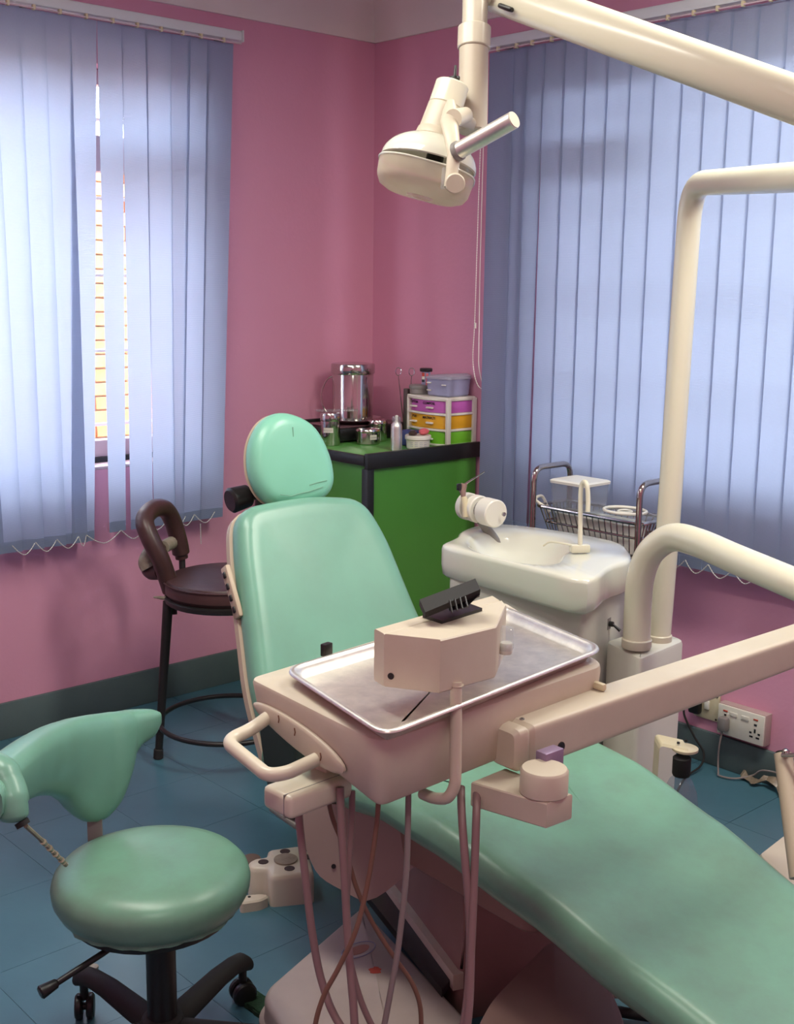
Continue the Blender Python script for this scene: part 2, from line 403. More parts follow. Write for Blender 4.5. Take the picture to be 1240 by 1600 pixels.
# left blind (in front of wall y=0)
lb = thing('vertical_blind', (-1.7, -.09, .66), 'blue-grey vertical slat blind over the left window, slats partly open with brick showing', 'blind', group='vertical blinds')
fxl = lambda p, d, z: V((p, -.095+d, z))
def pxl(u, v): return aty(u, v, -.095).x
tops = [(-52, -10), (-10, 30), (29, 71), (70, 111), (110, 152), (152, 192), (190, 230), (227, 267), (265, 296), (291, 327), (324, 364)]
bots = [(-6, 34), (34, 67), (67, 101), (101, 135), (112, 148), (171, 198), (205, 240), (241, 275), (272, 286), (283, 315), (314, 348)]
slx = []
for (a, b), (c, d) in zip(tops, bots):
    slx.append((pxl(a, 60), pxl(b, 60), pxl(c, 850), pxl(d, 850)))
x = slx[0][0]
extra = []
while x > -2.75: extra.append((x-.090, x+.002, x-.055, x+.036)); x -= .0905
for i, (a, b, c, d) in enumerate(extra[::-1]+slx):
    slat(lb, a, b, c, d, 2.385, .672 + (.02 if b > -1.2 else 0), fxl, .6 if i < len(extra)+4 else (-.15 if i < len(extra)+8 else (.5, -.6, .3)[i-len(extra)-8]))
bm = B(); bx(bm, -2.85, -.722, -.115, -.075, 2.395, 2.43, .008); obj('head_rail', bm, RAIL, lb)
bm = B(); bx(bm, -.722, -.716, -.118, -.072, 2.392, 2.433, .003); obj('end_cap', bm, RAIL, lb)
bm = B(); cyl(bm, (-2.85, -.118, 2.385), (-.73, -.118, 2.385), .0022, seg=8); obj('tilt_rod', bm, WINW, lb)
for a, b, c, d in slx:
    bm = B(); m_ = (a+b)/2; box(bm, (m_, -.114, 2.388), (.009, .014, .016), .002); obj('hanger', bm, BEIGEP, lb)
for bx_ in (-.76, -1.5, -2.3):
    bm = B(); bx(bm, bx_-.008, bx_+.008, -.076, 0, 2.40, 2.436, .002); obj('bracket', bm, GREYP, lb)
mids = [(c, d) for a, b, c, d in slx]
for (c, d), (c2, d2) in zip(mids, mids[1:]):
    p, q = (c+d)/2 if d-c > .05 else c, (c2+d2)/2 if d2-c2 > .05 else d2
    zb = .672 + (.02 if d > -1.2 else 0)
    bm = B(); beadline(bm, [(p+.0, -.118, zb+.028), (p+(q-p)*.25, -.121, zb+.004), ((p+q)/2, -.122, zb-.008), (p+(q-p)*.75, -.121, zb+.004), (q, -.118, zb+.028)]); obj('bead_chain', bm, BEAD, lb)
bm = B(); beadline(bm, [aty(313, 818, -.11), aty(314, 850, -.11)]); obj('bead_chain', bm, BEAD, lb)
# right blind (in front of wall x=0)
rb = thing('vertical_blind', (-.09, -2, .66), 'blue-grey vertical slat blind covering the wide right window behind the wash basin', 'blind', group='vertical blinds')
fxr = lambda p, d, z: V((-.095+d, p, z))
ys = [-.722, -.832, -.894, -.976, -1.064, -1.155, -1.246, -1.337, -1.43, -1.534, -1.615, -1.699, -1.786, -1.877, -1.967]
while ys[-1] > -3.4: ys.append(ys[-1]-.0905)
rsl = []
for i, (a, b) in enumerate(zip(ys, ys[1:])):
    ex = .008 if i != 2 else .006
    hi, lo = a+.001, b-ex
    
    rsl.append((hi, lo)); slat(rb, hi, lo, hi, lo+(.014 if i == 2 else 0), 2.36, .672, fxr, .3)
bm = B(); bx(bm, -.115, -.075, -3.5, -.70, 2.372, 2.408, .008); obj('head_rail', bm, RAIL, rb)
bm = B(); bx(bm, -.118, -.072, -.70, -.694, 2.369, 2.411, .003); obj('end_cap', bm, RAIL, rb)
bm = B(); cyl(bm, (-.118, -3.5, 2.362), (-.118, -.71, 2.362), .0022, seg=8); obj('tilt_rod', bm, WINW, rb)
for hi, lo in rsl[:16]:
    bm = B(); box(bm, (-.114, (hi+lo)/2, 2.364), (.014, .009, .016), .002); obj('hanger', bm, BEIGEP, rb)
for y_ in (-.74, -1.8, -2.9):
    bm = B(); bx(bm, -.076, 0, y_-.008, y_+.008, 2.38, 2.412, .002); obj('bracket', bm, GREYP, rb)
for (a, b), (c, d) in zip(rsl[:18], rsl[1:19]):
    p, q = (a+b)/2, (c+d)/2
    bm = B(); beadline(bm, [(-.118, p, .70), (-.121, p+(q-p)*.25, .676), (-.122, (p+q)/2, .664), (-.121, p+(q-p)*.75, .676), (-.118, q, .70)]); obj('bead_chain', bm, BEAD, rb)
bm = B(); tube(bm, fillet([(-.1, -.708, 2.37), (-.1, -.705, 1.6), (-.09, -.700, 1.25), (-.05, -.69, 1.18)], .05), .0016, 6); obj('pull_cord', bm, WHITEP, rb)
bm = B(); beadline(bm, [(-.1, -.700, 2.37), (-.1, -.69, 1.9), (-.1, -.685, 1.45), (-.1, -.68, 1.28), (-.09, -.70, 1.19), (-.05, -.72, 1.17)], .0024); obj('bead_chain', bm, WHITEP, rb)
bm = B(); cyl(bm, (-.1, -.688, 1.40), (-.1, -.688, 1.42), .004); obj('chain_joiner', bm, WHITEP, rb)

# ============================================================ CORNER COUNTER
cx, cy, cz = -.575, -.635, .955
ct = thing('counter', (-.3, -.32, 0), 'low corner counter with bright green panels and thick black edging', 'counter')
bm = B(); bx(bm, cx+.008, -.016, cy+.008, -.016, .002, cz-.03); obj('front_panel', bm, GREEN, ct)
bm = B(); bx(bm, cx, -.002, cy, -.002, cz-.03, cz, .001); obj('worktop', bm, GREENT, ct)
bm = B(); bx(bm, cx-.006, -.002, cy-.008, cy+.012, cz-.045, cz+.012, .003); obj('front_edge_strip', bm, BLACKM, ct)
bm = B(); bx(bm, cx-.008, cx+.01, cy+.012, -.002, cz-.032, cz+.004, .002); obj('side_edge_strip', bm, BLACKM, ct)
bm = B(); bx(bm, cx-.002, cx+.03, cy-.002, cy+.03, .002, cz-.045, .002); obj('corner_strip', bm, BLACKM, ct)
bm = B(); bx(bm, cx-.045, cx+.008, -.035, -.016, .002, cz+.028, .002); obj('wall_edge_strip', bm, BLACKM, ct)
bm = B(); bx(bm, cx+.1, -.02, -.025, -.002, cz, cz+.065, .002); obj('back_lip', bm, BLACKM, ct)
CZ = cz+.0005
# hot plate, dish and drum
hp = thing('hot_plate', (-.24, -.17, CZ), 'low black electric warming box under the steel drum', 'hot plate')
bm = B(); box(bm, (-.24, -.175, CZ+.03), (.36, .22, .05), .008); obj('housing', bm, BLACK, hp)
bm = B(); box(bm, (-.24, -.175, CZ+.0575), (.34, .20, .005), .002); obj('top_plate', bm, mat('dull_mauve_enamel', (110, 78, 84), .3), hp)
for sx in (-1, 1):
    for sy in (-1, 1):
        bm = B(); cyl(bm, (-.24+sx*.15, -.175+sy*.09, CZ), (-.24+sx*.15, -.175+sy*.09, CZ+.006), .01); obj('foot', bm, RUBBER, hp)
pl = V((-.255, -.175, CZ+.0605))
bm = B(); lathe(bm, [(.05, 0), (.085, .002), (.122, .016), (.126, .018), (.122, .0195), (.086, .006), (.05, .004)], Matrix.Translation(pl)); single('steel_dish', bm, STEELP, 'shallow round stainless dish under the big steel drum', 'dish')
dr = thing('steel_drum', pl+V((0, 0, .0065)), 'tall polished stainless sterilising drum with wide lid and bail handle', 'drum')
D0 = Matrix.Translation(pl+V((0, 0, .0065)))
bm = B(); lathe(bm, [(.072, 0), (.079, .004), (.082, .19), (.080, .195)], D0, 40); obj('body', bm, STEELP, dr)
bm = B(); lathe(bm, [(.0835, .186), (.0865, .19), (.0865, .222), (.083, .227), (.06, .229), (.0, .230)][:-1], D0, 40); obj('lid', bm, STEELP, dr)
bm = B(); c0 = pl+V((0, 0, .0065)); a = c0-RT*.078+V((0, 0, .178))
tube(bm, smooth([a, a-RT*.028+V((0, 0, -.02)), a-RT*.047+V((0, 0, -.075)), a-RT*.035+V((0, 0, -.13)), a-RT*.0+V((0, 0, -.155)), a+RT*.012+V((0, 0, -.09)), a+RT*.01+V((0, 0, -.01))]), .003, 8); obj('bail_handle', bm, STEELP, dr)
def canister(p, r, h, label, lbl=None):
    t = thing('steel_canister', p, label, 'canister', group='steel canisters on the counter'); M = Matrix.Translation(V(p)); hl = h*.26
    bm = B(); lathe(bm, [(r*.93, 0), (r, .004), (r, h-hl*.6)], M); obj('body', bm, STEELP, t)
    bm = B(); lathe(bm, [(r*1.02, h-hl), (r*1.06, h-hl+.003), (r*1.06, h-.010), (r*.98, h-.003), (r*.7, h)], M); obj('lid', bm, STEELP, t)
    if lbl:
        a0, hw, hh, zz = lbl; bm = B(); lp = []
        for q in (zz-hh, zz+hh):
            lp.append([M @ V(((r+.0008+e)*math.cos(a0+s*hw), (r+.0008+e)*math.sin(a0+s*hw), q)) for s, e in ((-1, 0), (-.5, 0), (0, 0), (.5, 0), (1, 0), (1, .0006), (.5, .0006), (0, .0006), (-.5, .0006), (-1, .0006))])
        loft(bm, lp); l = obj('paper_label', bm, WHITEP, t)
        for i in range(5):
            bm = B(); aa = a0-hw*.7+i*hw*.33; p2 = M @ V(((r+.0018)*math.cos(aa), (r+.0018)*math.sin(aa), zz)); n = V((math.cos(aa), math.sin(aa), 0)); tt = V((-n.y, n.x, 0))
            tube(bm, [p2-tt*.002+V((0, 0, -.004)), p2+V((0, 0, .004)), p2+tt*.002+V((0, 0, -.004))], .0005, 5); obj('handwriting', bm, GREYP, l)
    return t
va = math.atan2(-.725, -.663)
canister((-.472, -.30, CZ), .037, .125, 'tall steel canister with a taped paper label, beside the headrest', (va-.15, .5, .009, .06))
canister((-.335, -.36, CZ), .046, .062, 'short wide steel canister with white label, in front of the hot plate', (va+.5, .3, .009, .03))
canister((-.245, -.315, CZ), .036, .085, 'medium steel canister standing behind the short wide one')
bm = B(); p = V((-.472, -.30, CZ+.1265)); box(bm, (0, 0, 0), (.16, .055, .004), .001, M=Matrix.Translation(p+V((.04, .01, .002))) @ Matrix.Rotation(R_(-30), 4, 'Z')); single('plastic_ruler_strip', bm, CLEARP, 'flat clear plastic strip lying on the tall steel canister', 'strip')
# spray bottle
sp = thing('spray_bottle', (-.375, -.565, CZ), 'slim brushed aluminium bottle with clear cap, at the front edge of the counter', 'bottle'); M = Matrix.Translation(V((-.375, -.565, CZ)))
bm = B(); lathe(bm, [(.018, 0), (.021, .003), (.021, .085), (.0195, .097), (.014, .103), (.013, .106)], M); obj('body', bm, STEEL, sp)
bm = B(); lathe(bm, [(.0165, .104), (.0165, .122), (.014, .125)], M); obj('cap', bm, CLEARP, sp)
bm = B(); lathe(bm, [(.006, .104), (.006, .128), (.004, .130)], M); obj('nozzle', bm, WHITEP, sp)
# white tub with things on it
tb = thing('plastic_tub', (-.27, -.57, CZ), 'round white screw-lid tub with blue print, under the pink putty', 'tub'); M = Matrix.Translation(V((-.27, -.57, CZ)))
bm = B(); lathe(bm, [(.040, 0), (.043, .003), (.045, .036)], M); obj('body', bm, WHITEP, tb)
bm = B(); lathe(bm, [(.047, .034), (.049, .036), (.049, .048), (.047, .051), (.044, .05)], M); obj('lid', bm, WHITEP, tb)
for zz in (.012, .019, .026):
    for k in range(4):
        aa = va-.7+k*.4; bm = B(); pts = [M @ V(((.0445+.0012)*math.cos(aa+s*.09), (.0445+.0012)*math.sin(aa+s*.09), zz+(.0012 if s % 2 else 0))) for s in range(4)]
        tube(bm, pts, .0006, 5); obj('print_line', bm, LAV, tb)
bm = B(); sphere(bm, (-.245, -.575, CZ+.062), .02, (1.1, .9, .6)); sphere(bm, (-.262, -.588, CZ+.060), .014, (1, .9, .6)); single('putty_lump', bm, PINKP, 'glossy coral-pink putty lump on the white tub lid', 'putty')
bm = B(); box(bm, (-.297, -.570, CZ+.0575), (.028, .024, .012), .003, rz=.4); box(bm, (-.297, -.57, CZ+.066), (.02, .018, .006), .003, rz=.4); single('small_brown_jar', bm, mat('dark_brown_plastic', (70, 54, 48), .4), 'tiny dark jar beside the pink putty on the tub lid', 'jar')
bm = B(); box(bm, (-.235, -.50, CZ+.03), (.05, .07, .06), .006, rz=.2); single('blue_carton', bm, mat('dark_blue_card', (46, 58, 110), .5), 'small dark blue box behind the white tub', 'box')
# drawer organiser
og = thing('drawer_organiser', (-.085, -.475, CZ), 'white plastic drawer tower with purple, yellow and lime drawers', 'drawer unit')
ox0, ox1, oy0, oy1, H_ = -.162, -.014, -.615, -.392, .185
def orow(z0, z1, m, name, txt):
    # bowed front (towards -x), side window of the drawer (towards -y)
    bm = B(); out = [(ox0+.012, oy0+.012)]+[(ox0-.018*math.sin(math.pi*s/8), oy0+.012+(oy1-oy0-.024)*s/8) for s in range(1, 8)]+[(ox0+.012, oy1-.012), (ox1-.01, oy1-.012), (ox1-.01, oy0+.006), (ox0+.012, oy0+.006)]
    prism(bm, out, z0, z1, .001); d = obj(name, bm, m, og)
    for s in (.32, .78):
        y_ = oy0+.012+(oy1-oy0-.024)*s; x_ = ox0-.018*math.sin(math.pi*s); bm = B(); box(bm, (x_-.006, y_, (z0+z1)/2-.004), (.012, .034, .007), .0025); obj('drawer_handle', bm, WHITEP, d)
    for s, t_ in txt:
        cu = bpy.data.curves.new('t', 'FONT'); cu.body = t_; cu.size = .013; cu.align_x = 'CENTER'; cu.extrude = .0003; cu.offset = .0003
        to = bpy.data.objects.new('t', cu); COL.objects.link(to); dg = bpy.context.evaluated_depsgraph_get(); me = bpy.data.meshes.new_from_object(to.evaluated_get(dg)); bpy.data.objects.remove(to)
        y_ = oy0+.012+(oy1-oy0-.024)*s; x_ = ox0-.018*math.sin(math.pi*s)-.0012
        slope = -.018*math.pi*math.cos(math.pi*s)/(oy1-oy0-.024)
        T = Matrix.Translation((x_, y_, z1-.014)) @ Matrix.Rotation(R_(-90)-math.atan(slope)*-1*-1, 4, 'Z') @ Matrix.Rotation(R_(90), 4, 'X')
        b2 = B(); b2.from_mesh(me); b2.transform(T); obj('handwriting', b2, INK, d, flat=True); bpy.data.meshes.remove(me)
rows = [(.006, .055, LIME, 'lime_drawer', []), (.066, .115, YELL, 'yellow_drawer', [(.78, 'POST'), (.36, 'MATRIX,TI')]), (.126, .170, PURP, 'purple_drawer', [(.80, 'COTTON'), (.36, 'COMPOSI,')])]
for z0, z1, m_, nm, tx in rows: orow(CZ+z0, CZ+z1, m_, nm, tx)
for z0 in (.0, .056, .116, .171):
    hh = .009 if z0 < .17 else .014
    bm = B(); out = [(ox0, oy0)]+[(ox0-.022*math.sin(math.pi*s/8), oy0+(oy1-oy0)*s/8) for s in range(1, 8)]+[(ox0, oy1), (ox1, oy1), (ox1, oy0)]
    prism(bm, out, CZ+z0, CZ+z0+hh, .002); obj('shelf_frame', bm, WHITEP, og)
for px, py in ((ox0+.004, oy0+.004), (ox1-.006, oy0+.004), (ox0+.004, oy1-.006), (ox1-.006, oy1-.006)):
    bm = B(); box(bm, (px+.004, py+.0, CZ+.09), (.02, .014, .18), .003); obj('post', bm, WHITEP, og)
OZ = CZ+.1855
# lavender box with crumpled top
lbx = thing('lavender_box', (-.09, -.52, OZ), 'lavender plastic storage box with wavy lid, on top of the drawer tower', 'box')
bm = B(); lo = rpoly([(-.155, -.612), (-.155, -.480), (-.02, -.465), (-.02, -.602)], .02, 5)
slab(bm, lo, [(.012, 1, OZ), (.006, 1, OZ+.006), (.0, 1, OZ+.07)]); obj('body', bm, LAV, lbx)
bm = B(); slab(bm, lo, [(-.003, 1, OZ+.066), (-.003, 1, OZ+.074), (.01, .96, OZ+.081), (.01, .5, OZ+.078)], lambda x, y, z: V((x, y, z+.004*math.sin(30*y)*(z-OZ > .07)))); obj('lid', bm, mat('pale_film', (170, 168, 184), .35), lbx)
for y_, zz in ((-.585, .045), (-.505, .022), (-.505, .05)):
    bm = B(); box(bm, (-.156, y_, OZ+zz), (.006, .022, .005), .002); obj('clip', bm, WHITEP, lbx)
# grey round tub, tube, scissors cup
bm = B(); lathe(bm, [(.036, 0), (.039, .003), (.039, .020), (.042, .021), (.042, .032), (.038, .035)], Matrix.Translation((-.118, -.415, OZ))); single('grey_round_tin', bm, GREYP, 'flat round grey tin on the drawer tower beside the lavender box', 'tin')
OZ2 = OZ+.0355
tt = thing('marker_tube', (-.095, -.425, OZ2), 'upright clear tube with black cap and orange-white-black print on the grey tin', 'tube'); M = Matrix.Translation((-.10, -.43, OZ2))
bm = B(); lathe(bm, [(.017, 0), (.017, .052)], M); obj('body', bm, LAV, tt)
bm = B(); lathe(bm, [(.024, .05), (.025, .053), (.025, .060), (.022, .063)], M); obj('cap', bm, BLACK, tt)
for z0, z1, m_ in ((.010, .020, BLACK), (.020, .032, WHITEP), (.032, .046, REDP)):
    bm = B(); lp = []
    for q in (z0, z1): lp.append([M @ V(((.0176+e)*math.cos(va-.75+s*.2), (.0176+e)*math.sin(va-.75+s*.2), q)) for s, e in ((-2, 0), (-1, 0), (0, 0), (1, 0), (2, 0), (2, .0004), (1, .0004), (0, .0004), (-1, .0004), (-2, .0004))])
    loft(bm, lp); obj('printed_band', bm, m_, tt)
bm = B(); box(bm, (-.115, -.452, OZ2+.022), (.004, .012, .045), .001); obj('pink_stripe', bm, PINKP, tt)
cu_ = thing('instrument_cup', (-.125, -.350, CZ), 'narrow dark steel cup holding two forceps beside the drawer tower', 'cup'); M = Matrix.Translation((-.125, -.350, CZ))
bm = B(); lathe(bm, [(.012, 0), (.014, .003), (.014, .20), (.012, .20), (.011, .01)], M); obj('body', bm, mat('dark_steel', (120, 112, 108), .45, .8), cu_)
for i, (dx, dy, lab) in enumerate(((-.02, .03, 'left forceps with ring handles leaning out of the dark cup'), (.012, -.012, 'right forceps with ring handles standing in the dark cup'))):
    b0 = V((-.125+dx*.2, -.350+dy*.2, CZ+.02)); t0 = V((-.125+dx, -.350+dy, CZ+.25)); f_ = thing('forceps', b0, lab, 'forceps', group='forceps in the dark cup')
    bm = B(); cyl(bm, b0, t0, .0022, seg=8); obj('shank', bm, STEELP, f_)
    c = t0+V((0, 0, .016)); bm = B(); tube(bm, [c+(RT*math.cos(a)*.011+V((0, 0, 1))*math.sin(a)*.015) for a in (2*math.pi*k/16 for k in range(16))], .0017, 6, closed=True); obj('ring_handle', bm, STEELP, f_)

# ============================================================ BROWN STOOL
sc = V((-1.15, -.60, 0))
bs = thing('brown_stool', sc, 'dark brown padded stool with looped armrest and black legs against the left wall', 'stool'); Mz = Matrix.Translation(sc)
bm = B(); lathe(bm, [(.14, .545), (.195, .55), (.205, .562), (.205, .595), (.198, .606), (.18, .612), (.09, .616), (.03, .617)], Mz, 44); obj('seat', bm, BROWN, bs)
bm = B(); lathe(bm, [(.12, .525), (.2, .528), (.206, .533), (.206, .546), (.2, .550), (.12, .55)], Mz, 44); obj('seat_pan', bm, BLKMET, bs)
bm = B(); tube(bm, [sc+V((.2065*math.cos(a), .2065*math.sin(a), .598)) for a in (2*math.pi*k/48 for k in range(48))], .003, 6, closed=True); obj('seat_piping', bm, BROWN, bs)
for a in (155, 35, -85):
    d = V((math.cos(R_(a)), math.sin(R_(a)), 0)); bm = B(); cyl(bm, sc+d*.238+V((0, 0, .02)), sc+d*.195+V((0, 0, .535)), .0125, .017, seg=16); obj('leg', bm, BLKMET, bs)
    bm = B(); cyl(bm, sc+d*.24, sc+d*.238+V((0, 0, .035)), .0165, .0155, seg=16, bev=.003); obj('foot_cap', bm, RUBBER, bs)
bm = B(); tube(bm, [sc+V((.232*math.cos(a), .232*math.sin(a), .115)) for a in (2*math.pi*k/48 for k in range(48))], .0085, 10, closed=True); obj('foot_ring', bm, BLKMET, bs)
P = [(270, 930, 3.92), (262, 905, 3.90), (250, 872, 3.87), (233, 838, 3.86), (226, 812, 3.88), (240, 795, 3.95), (258, 796, 4.02), (270, 815, 4.07), (279, 845, 4.10), (284, 872, 4.12)]
bm = B(); pp = smooth([at(*p) for p in P], 8); tube(bm, pp, [.030 if 2 < i < len(pp)-3 else .022 for i in range(len(pp))], 16); obj('padded_armrest', bm, BROWN, bs)
bm = B(); cyl(bm, at(270, 925, 3.92), at(271, 960, 3.92), .012, seg=12); obj('arm_post', bm, BLKMET, bs)
bm = B(); cyl(bm, at(284, 868, 4.12), at(286, 915, 4.12), .011, seg=12); obj('arm_post', bm, BLKMET, bs)
bm = B(); cyl(bm, at(270, 925, 3.915), at(271, 942, 3.915), .017, .020, seg=14); cyl(bm, at(252, 934, 3.9), at(240, 933, 3.9), .006, .003, seg=8); cyl(bm, at(268, 935, 3.9), at(250, 934, 3.9), .006, seg=8); obj('tape_wrap', bm, TAPE, bs)
bm = B(); tube(bm, smooth([at(268, 848, 4.05), at(250, 858, 3.98), at(232, 872, 3.95), at(235, 892, 3.96), at(252, 893, 3.92)]), [.02]*9+[.027]*24, 12); obj('back_pad', bm, BROWN, bs)
bm = B(); tube(bm, smooth([at(268, 848, 4.04), at(255, 855, 3.98)]), .022, 12); tube(bm, smooth([at(236, 862, 3.94), at(228, 878, 3.94), at(232, 888, 3.94)]), .026, 12); obj('plastic_wrap', bm, TAPE, bs)

# ============================================================ OPERATOR STOOL
oc = V((-2.203, -1.870, 0))
os_ = thing('operator_stool', oc, 'round teal vinyl operator stool with curved arm backrest and black star base', 'stool')
Mo = Matrix.Translation(oc) @ Matrix.Diagonal((1.048, 1.048, 1, 1))
bm = B(); lathe(bm, [(.10, .345), (.155, .348), (.172, .360), (.182, .380), (.184, .398), (.180, .415), (.167, .430), (.140, .439), (.09, .444), (.04, .446)], Mo, 56); obj('seat', bm, CUSHD, os_)
bm = B(); n = 72; loft(bm, [[oc+V(((r+(.0025*math.sin(k*1.9)+.002*math.sin(k*.7)))*math.cos(2*math.pi*k/n), (r+(.0025*math.sin(k*1.9)+.002*math.sin(k*.7)))*math.sin(2*math.pi*k/n), z)) for k in range(n)] for r, z in ((.11, .342), (.164, .342), (.173, .348), (.172, .364))], True, False); obj('stapled_hem', bm, CUSHD, os_)
bm = B(); lathe(bm, [(.06, .325), (.15, .330), (.152, .340), (.1, .344)], Mo, 36); obj('seat_plate', bm, BLKMET, os_)
cc = V((-2.220, -1.925, 0)); Mc = Matrix.Translation(cc)
bm = B(); lathe(bm, [(.024, .085), (.029, .09), (.029, .29), (.024, .295)], Mc); obj('gas_column', bm, BLACK, os_)
bm = B(); lathe(bm, [(.014, .29), (.014, .328)], Mc); obj('piston', bm, STEELP, os_)
bm = B(); lathe(bm, [(.03, .07), (.048, .075), (.05, .10), (.04, .135), (.03, .14)], Mc); obj('hub', bm, RUBBER, os_)
cr0 = cc.copy()
for i in range(5):
    a = R_(22+72*i); d = V((math.cos(a), math.sin(a), 0)); s = V((-d.y, d.x, 0)); bm = B(); L = []
    for t, z, hw, hh in ((.03, .105, .026, .028), (.10, .108, .026, .024), (.19, .112, .024, .02), (.25, .108, .022, .019), (.285, .098, .021, .022), (.305, .085, .017, .018)):
        p = cc+d*t+V((0, 0, z)); L.append([p+s*hw*math.cos(q)*1.0+V((0, 0, hh*math.sin(q))) for q in (2*math.pi*k/14 for k in range(14))])
    loft(bm, L); lg = obj('base_leg', bm, RUBBER, os_)
    p = cc+d*.286; ax = (s*.8+d*.6).normalized()
    bm = B(); cyl(bm, p-ax*.020+V((0, 0, .027)), p-ax*.004+V((0, 0, .027)), .027, seg=20, bev=.004); cyl(bm, p+ax*.004+V((0, 0, .027)), p+ax*.020+V((0, 0, .027)), .027, seg=20, bev=.004); cyl(bm, p-ax*.005+V((0, 0, .027)), p+ax*.005+V((0, 0, .027)), .008); obj('caster', bm, BLACK, lg)
    bm = B(); cyl(bm, p+V((0, 0, .045)), p+V((0, 0, .09)), .009); obj('caster_stem', bm, BLACK, lg)
# height lever
bm = B(); tube(bm, [oc+V((-.02, -.03, .332)), at(160, 1490, 2.24), at(90, 1535, 2.18)], .006, 10); obj('lever', bm, BLACK, os_)
bm = B(); cyl(bm, at(90, 1535, 2.18), at(62, 1552, 2.16), .009, .013, seg=16, bev=.003); obj('lever_grip', bm, BLACK, os_)
# curved backrest: swept section following an arc round the seat
hd = math.atan2(FW.y, FW.x)
def bkp(aa, r, z): a = hd+R_(aa); return oc+V((math.cos(a)*r, math.sin(a)*r, z))
ctl = [  # px x, px y(top), px y(bottom), depth, half-thickness
 (250, 1113, 1131, 2.60, .010), (238, 1109, 1149, 2.59, .020), (217, 1109, 1163, 2.57, .026), (200, 1110, 1188, 2.55, .029), (190, 1111, 1224, 2.53, .031), (179, 1112, 1258, 2.51, .032), (163, 1114, 1276, 2.49, .033),
 (145, 1116, 1284, 2.46, .034), (128, 1119, 1282, 2.43, .034), (113, 1122, 1270, 2.40, .035), (100, 1126, 1254, 2.37, .035), (85, 1131, 1245, 2.33, .036), (62, 1141, 1243, 2.27, .037), (38, 1156, 1248, 2.18, .038),
 (10, 1178, 1262, 2.08, .038), (-14, 1205, 1278, 2.00, .036), (-26, 1232, 1288, 1.94, .03)]
# smooth the control rows
rows_ = smooth([V((a, b, c)) for a, b, c, d, e in ctl], 4); rw2 = smooth([V((d, e, 0)) for a, b, c, d, e in ctl], 4)
bm = B(); L = []
for i, (p, q) in enumerate(zip(rows_, rw2)):
    T_, Bt = at(p.x, p.y, q.x), at(p.x, p.z, q.x+.01)
    j = min(i+1, len(rows_)-1); h_ = max(i-1, 0)
    tan = at(rows_[j].x, 1150, rw2[j].x)-at(rows_[h_].x, 1150, rw2[h_].x); tan.z = 0; tan.normalize(); nrm = V((tan.y, -tan.x, 0))
    c = (T_+Bt)/2; up = (T_-Bt)/2; th = q.y
    Lp = []
    for k in range(20):
        a = 2*math.pi*k/20; ca, sa = math.cos(a), math.sin(a); ex = .62
        Lp.append(c+up*(math.copysign(abs(sa)**ex, sa))+nrm*th*math.copysign(abs(ca)**.8, ca))
    L.append(Lp)
loft(bm, L); obj('backrest', bm, CUSH, os_, 60)
E_ = at(20, 1277, 1.80)
bm = B(); tube(bm, smooth([at(-26, 1200, 2.02), at(0, 1212, 2.01), at(13, 1235, 2.0), at(18, 1258, 1.99), at(19, 1272, 1.99), at(19, 1284, 1.99)], 4), [.034]*6+[.030]*6+[.027]*5+[.025, .022, .017, .009], 18); obj('backrest_end', bm, CUSH, os_)
bm = B(); tube(bm, [at(33, 1283, 1.99), at(37, 1290, 1.99)], .012, 12); obj('arm_socket', bm, RUBBER, os_)
bm = B(); pr = [at(40, 1290, 2.0), at(62, 1310, 2.07), at(80, 1326, 2.14), at(100, 1348, 2.2)]; tube(bm, [pr[0], pr[1]], .004, 8)
for k in range(9):
    t = k/8; q = pr[1].lerp(pr[3], t); cyl(bm, q, q+(pr[3]-pr[1]).normalized()*.012, .004+.002*(k % 2), .005, seg=8)
obj('broken_rod', bm, TAPE, os_)
bm = B(); a0, a1 = at(147, 1262, 2.47), at(150, 1335, 2.47); dn = V((0, 0, 0)); t = RT*.015; nn = FW*.003
loft(bm, [[p-t-nn, p+t-nn, p+t+nn, p-t+nn] for p in (a0, a1, V((a1.x, a1.y, .345)), V(((a1.x+oc.x)/2, (a1.y+oc.y)/2, .338)))]); obj('backrest_bar', bm, GREYP, os_)

# ============================================================ DENTAL CHAIR
K = V((-1.55, -2.2, 0)); e1 = V((.12, .993, 0)).normalized(); e2 = V((.993, -.12, 0)).normalized()
dc = thing('dental_chair', K, 'reclining dental chair in worn teal vinyl on a cream base', 'dental chair')
def zprof(t):
    P_ = [(-1.3, .36), (-1.0, .395), (-.6, .468), (-.35, .522), (-.12, .556), (.05, .56), (.2, .535), (.4, .52), (.6, .53)]
    for (a, za), (b, zb) in zip(P_, P_[1:]):
        if t <= b or b == .6:
            s = max(0, min(1, (t-a)/(b-a))); s = s*s*(3-2*s)*.5+s*.5; return za+(zb-za)*s
def sx_(x, y, z):   # x = s across, y = t along
    return K+e2*x+e1*y+V((0, 0, zprof(y)+z))
half = [(.27, .50), (.285, .42), (.29, .25), (.29, .05), (.285, -.12), (.262, -.38), (.240, -.62), (.225, -.85), (.20, -1.02), (.13, -1.10), (.0, -1.12)]
def seatout(o=0):
    R2 = [V((a+o, b)) for a, b in half]; L2 = [V((-a-o, b)) for a, b in half[:-1]][::-1]
    return smooth([V((p.x, p.y, 0)) for p in R2+L2], 5, closed=True)
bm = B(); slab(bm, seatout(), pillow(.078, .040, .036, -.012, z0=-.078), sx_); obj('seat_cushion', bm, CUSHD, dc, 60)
bm = B(); slab(bm, seatout(-.15), [(0, 1, -.105), (-.005, 1, -.10), (-.005, 1, -.074), (.01, 1, -.072)], sx_); obj('seat_shell', bm, COVER, dc)
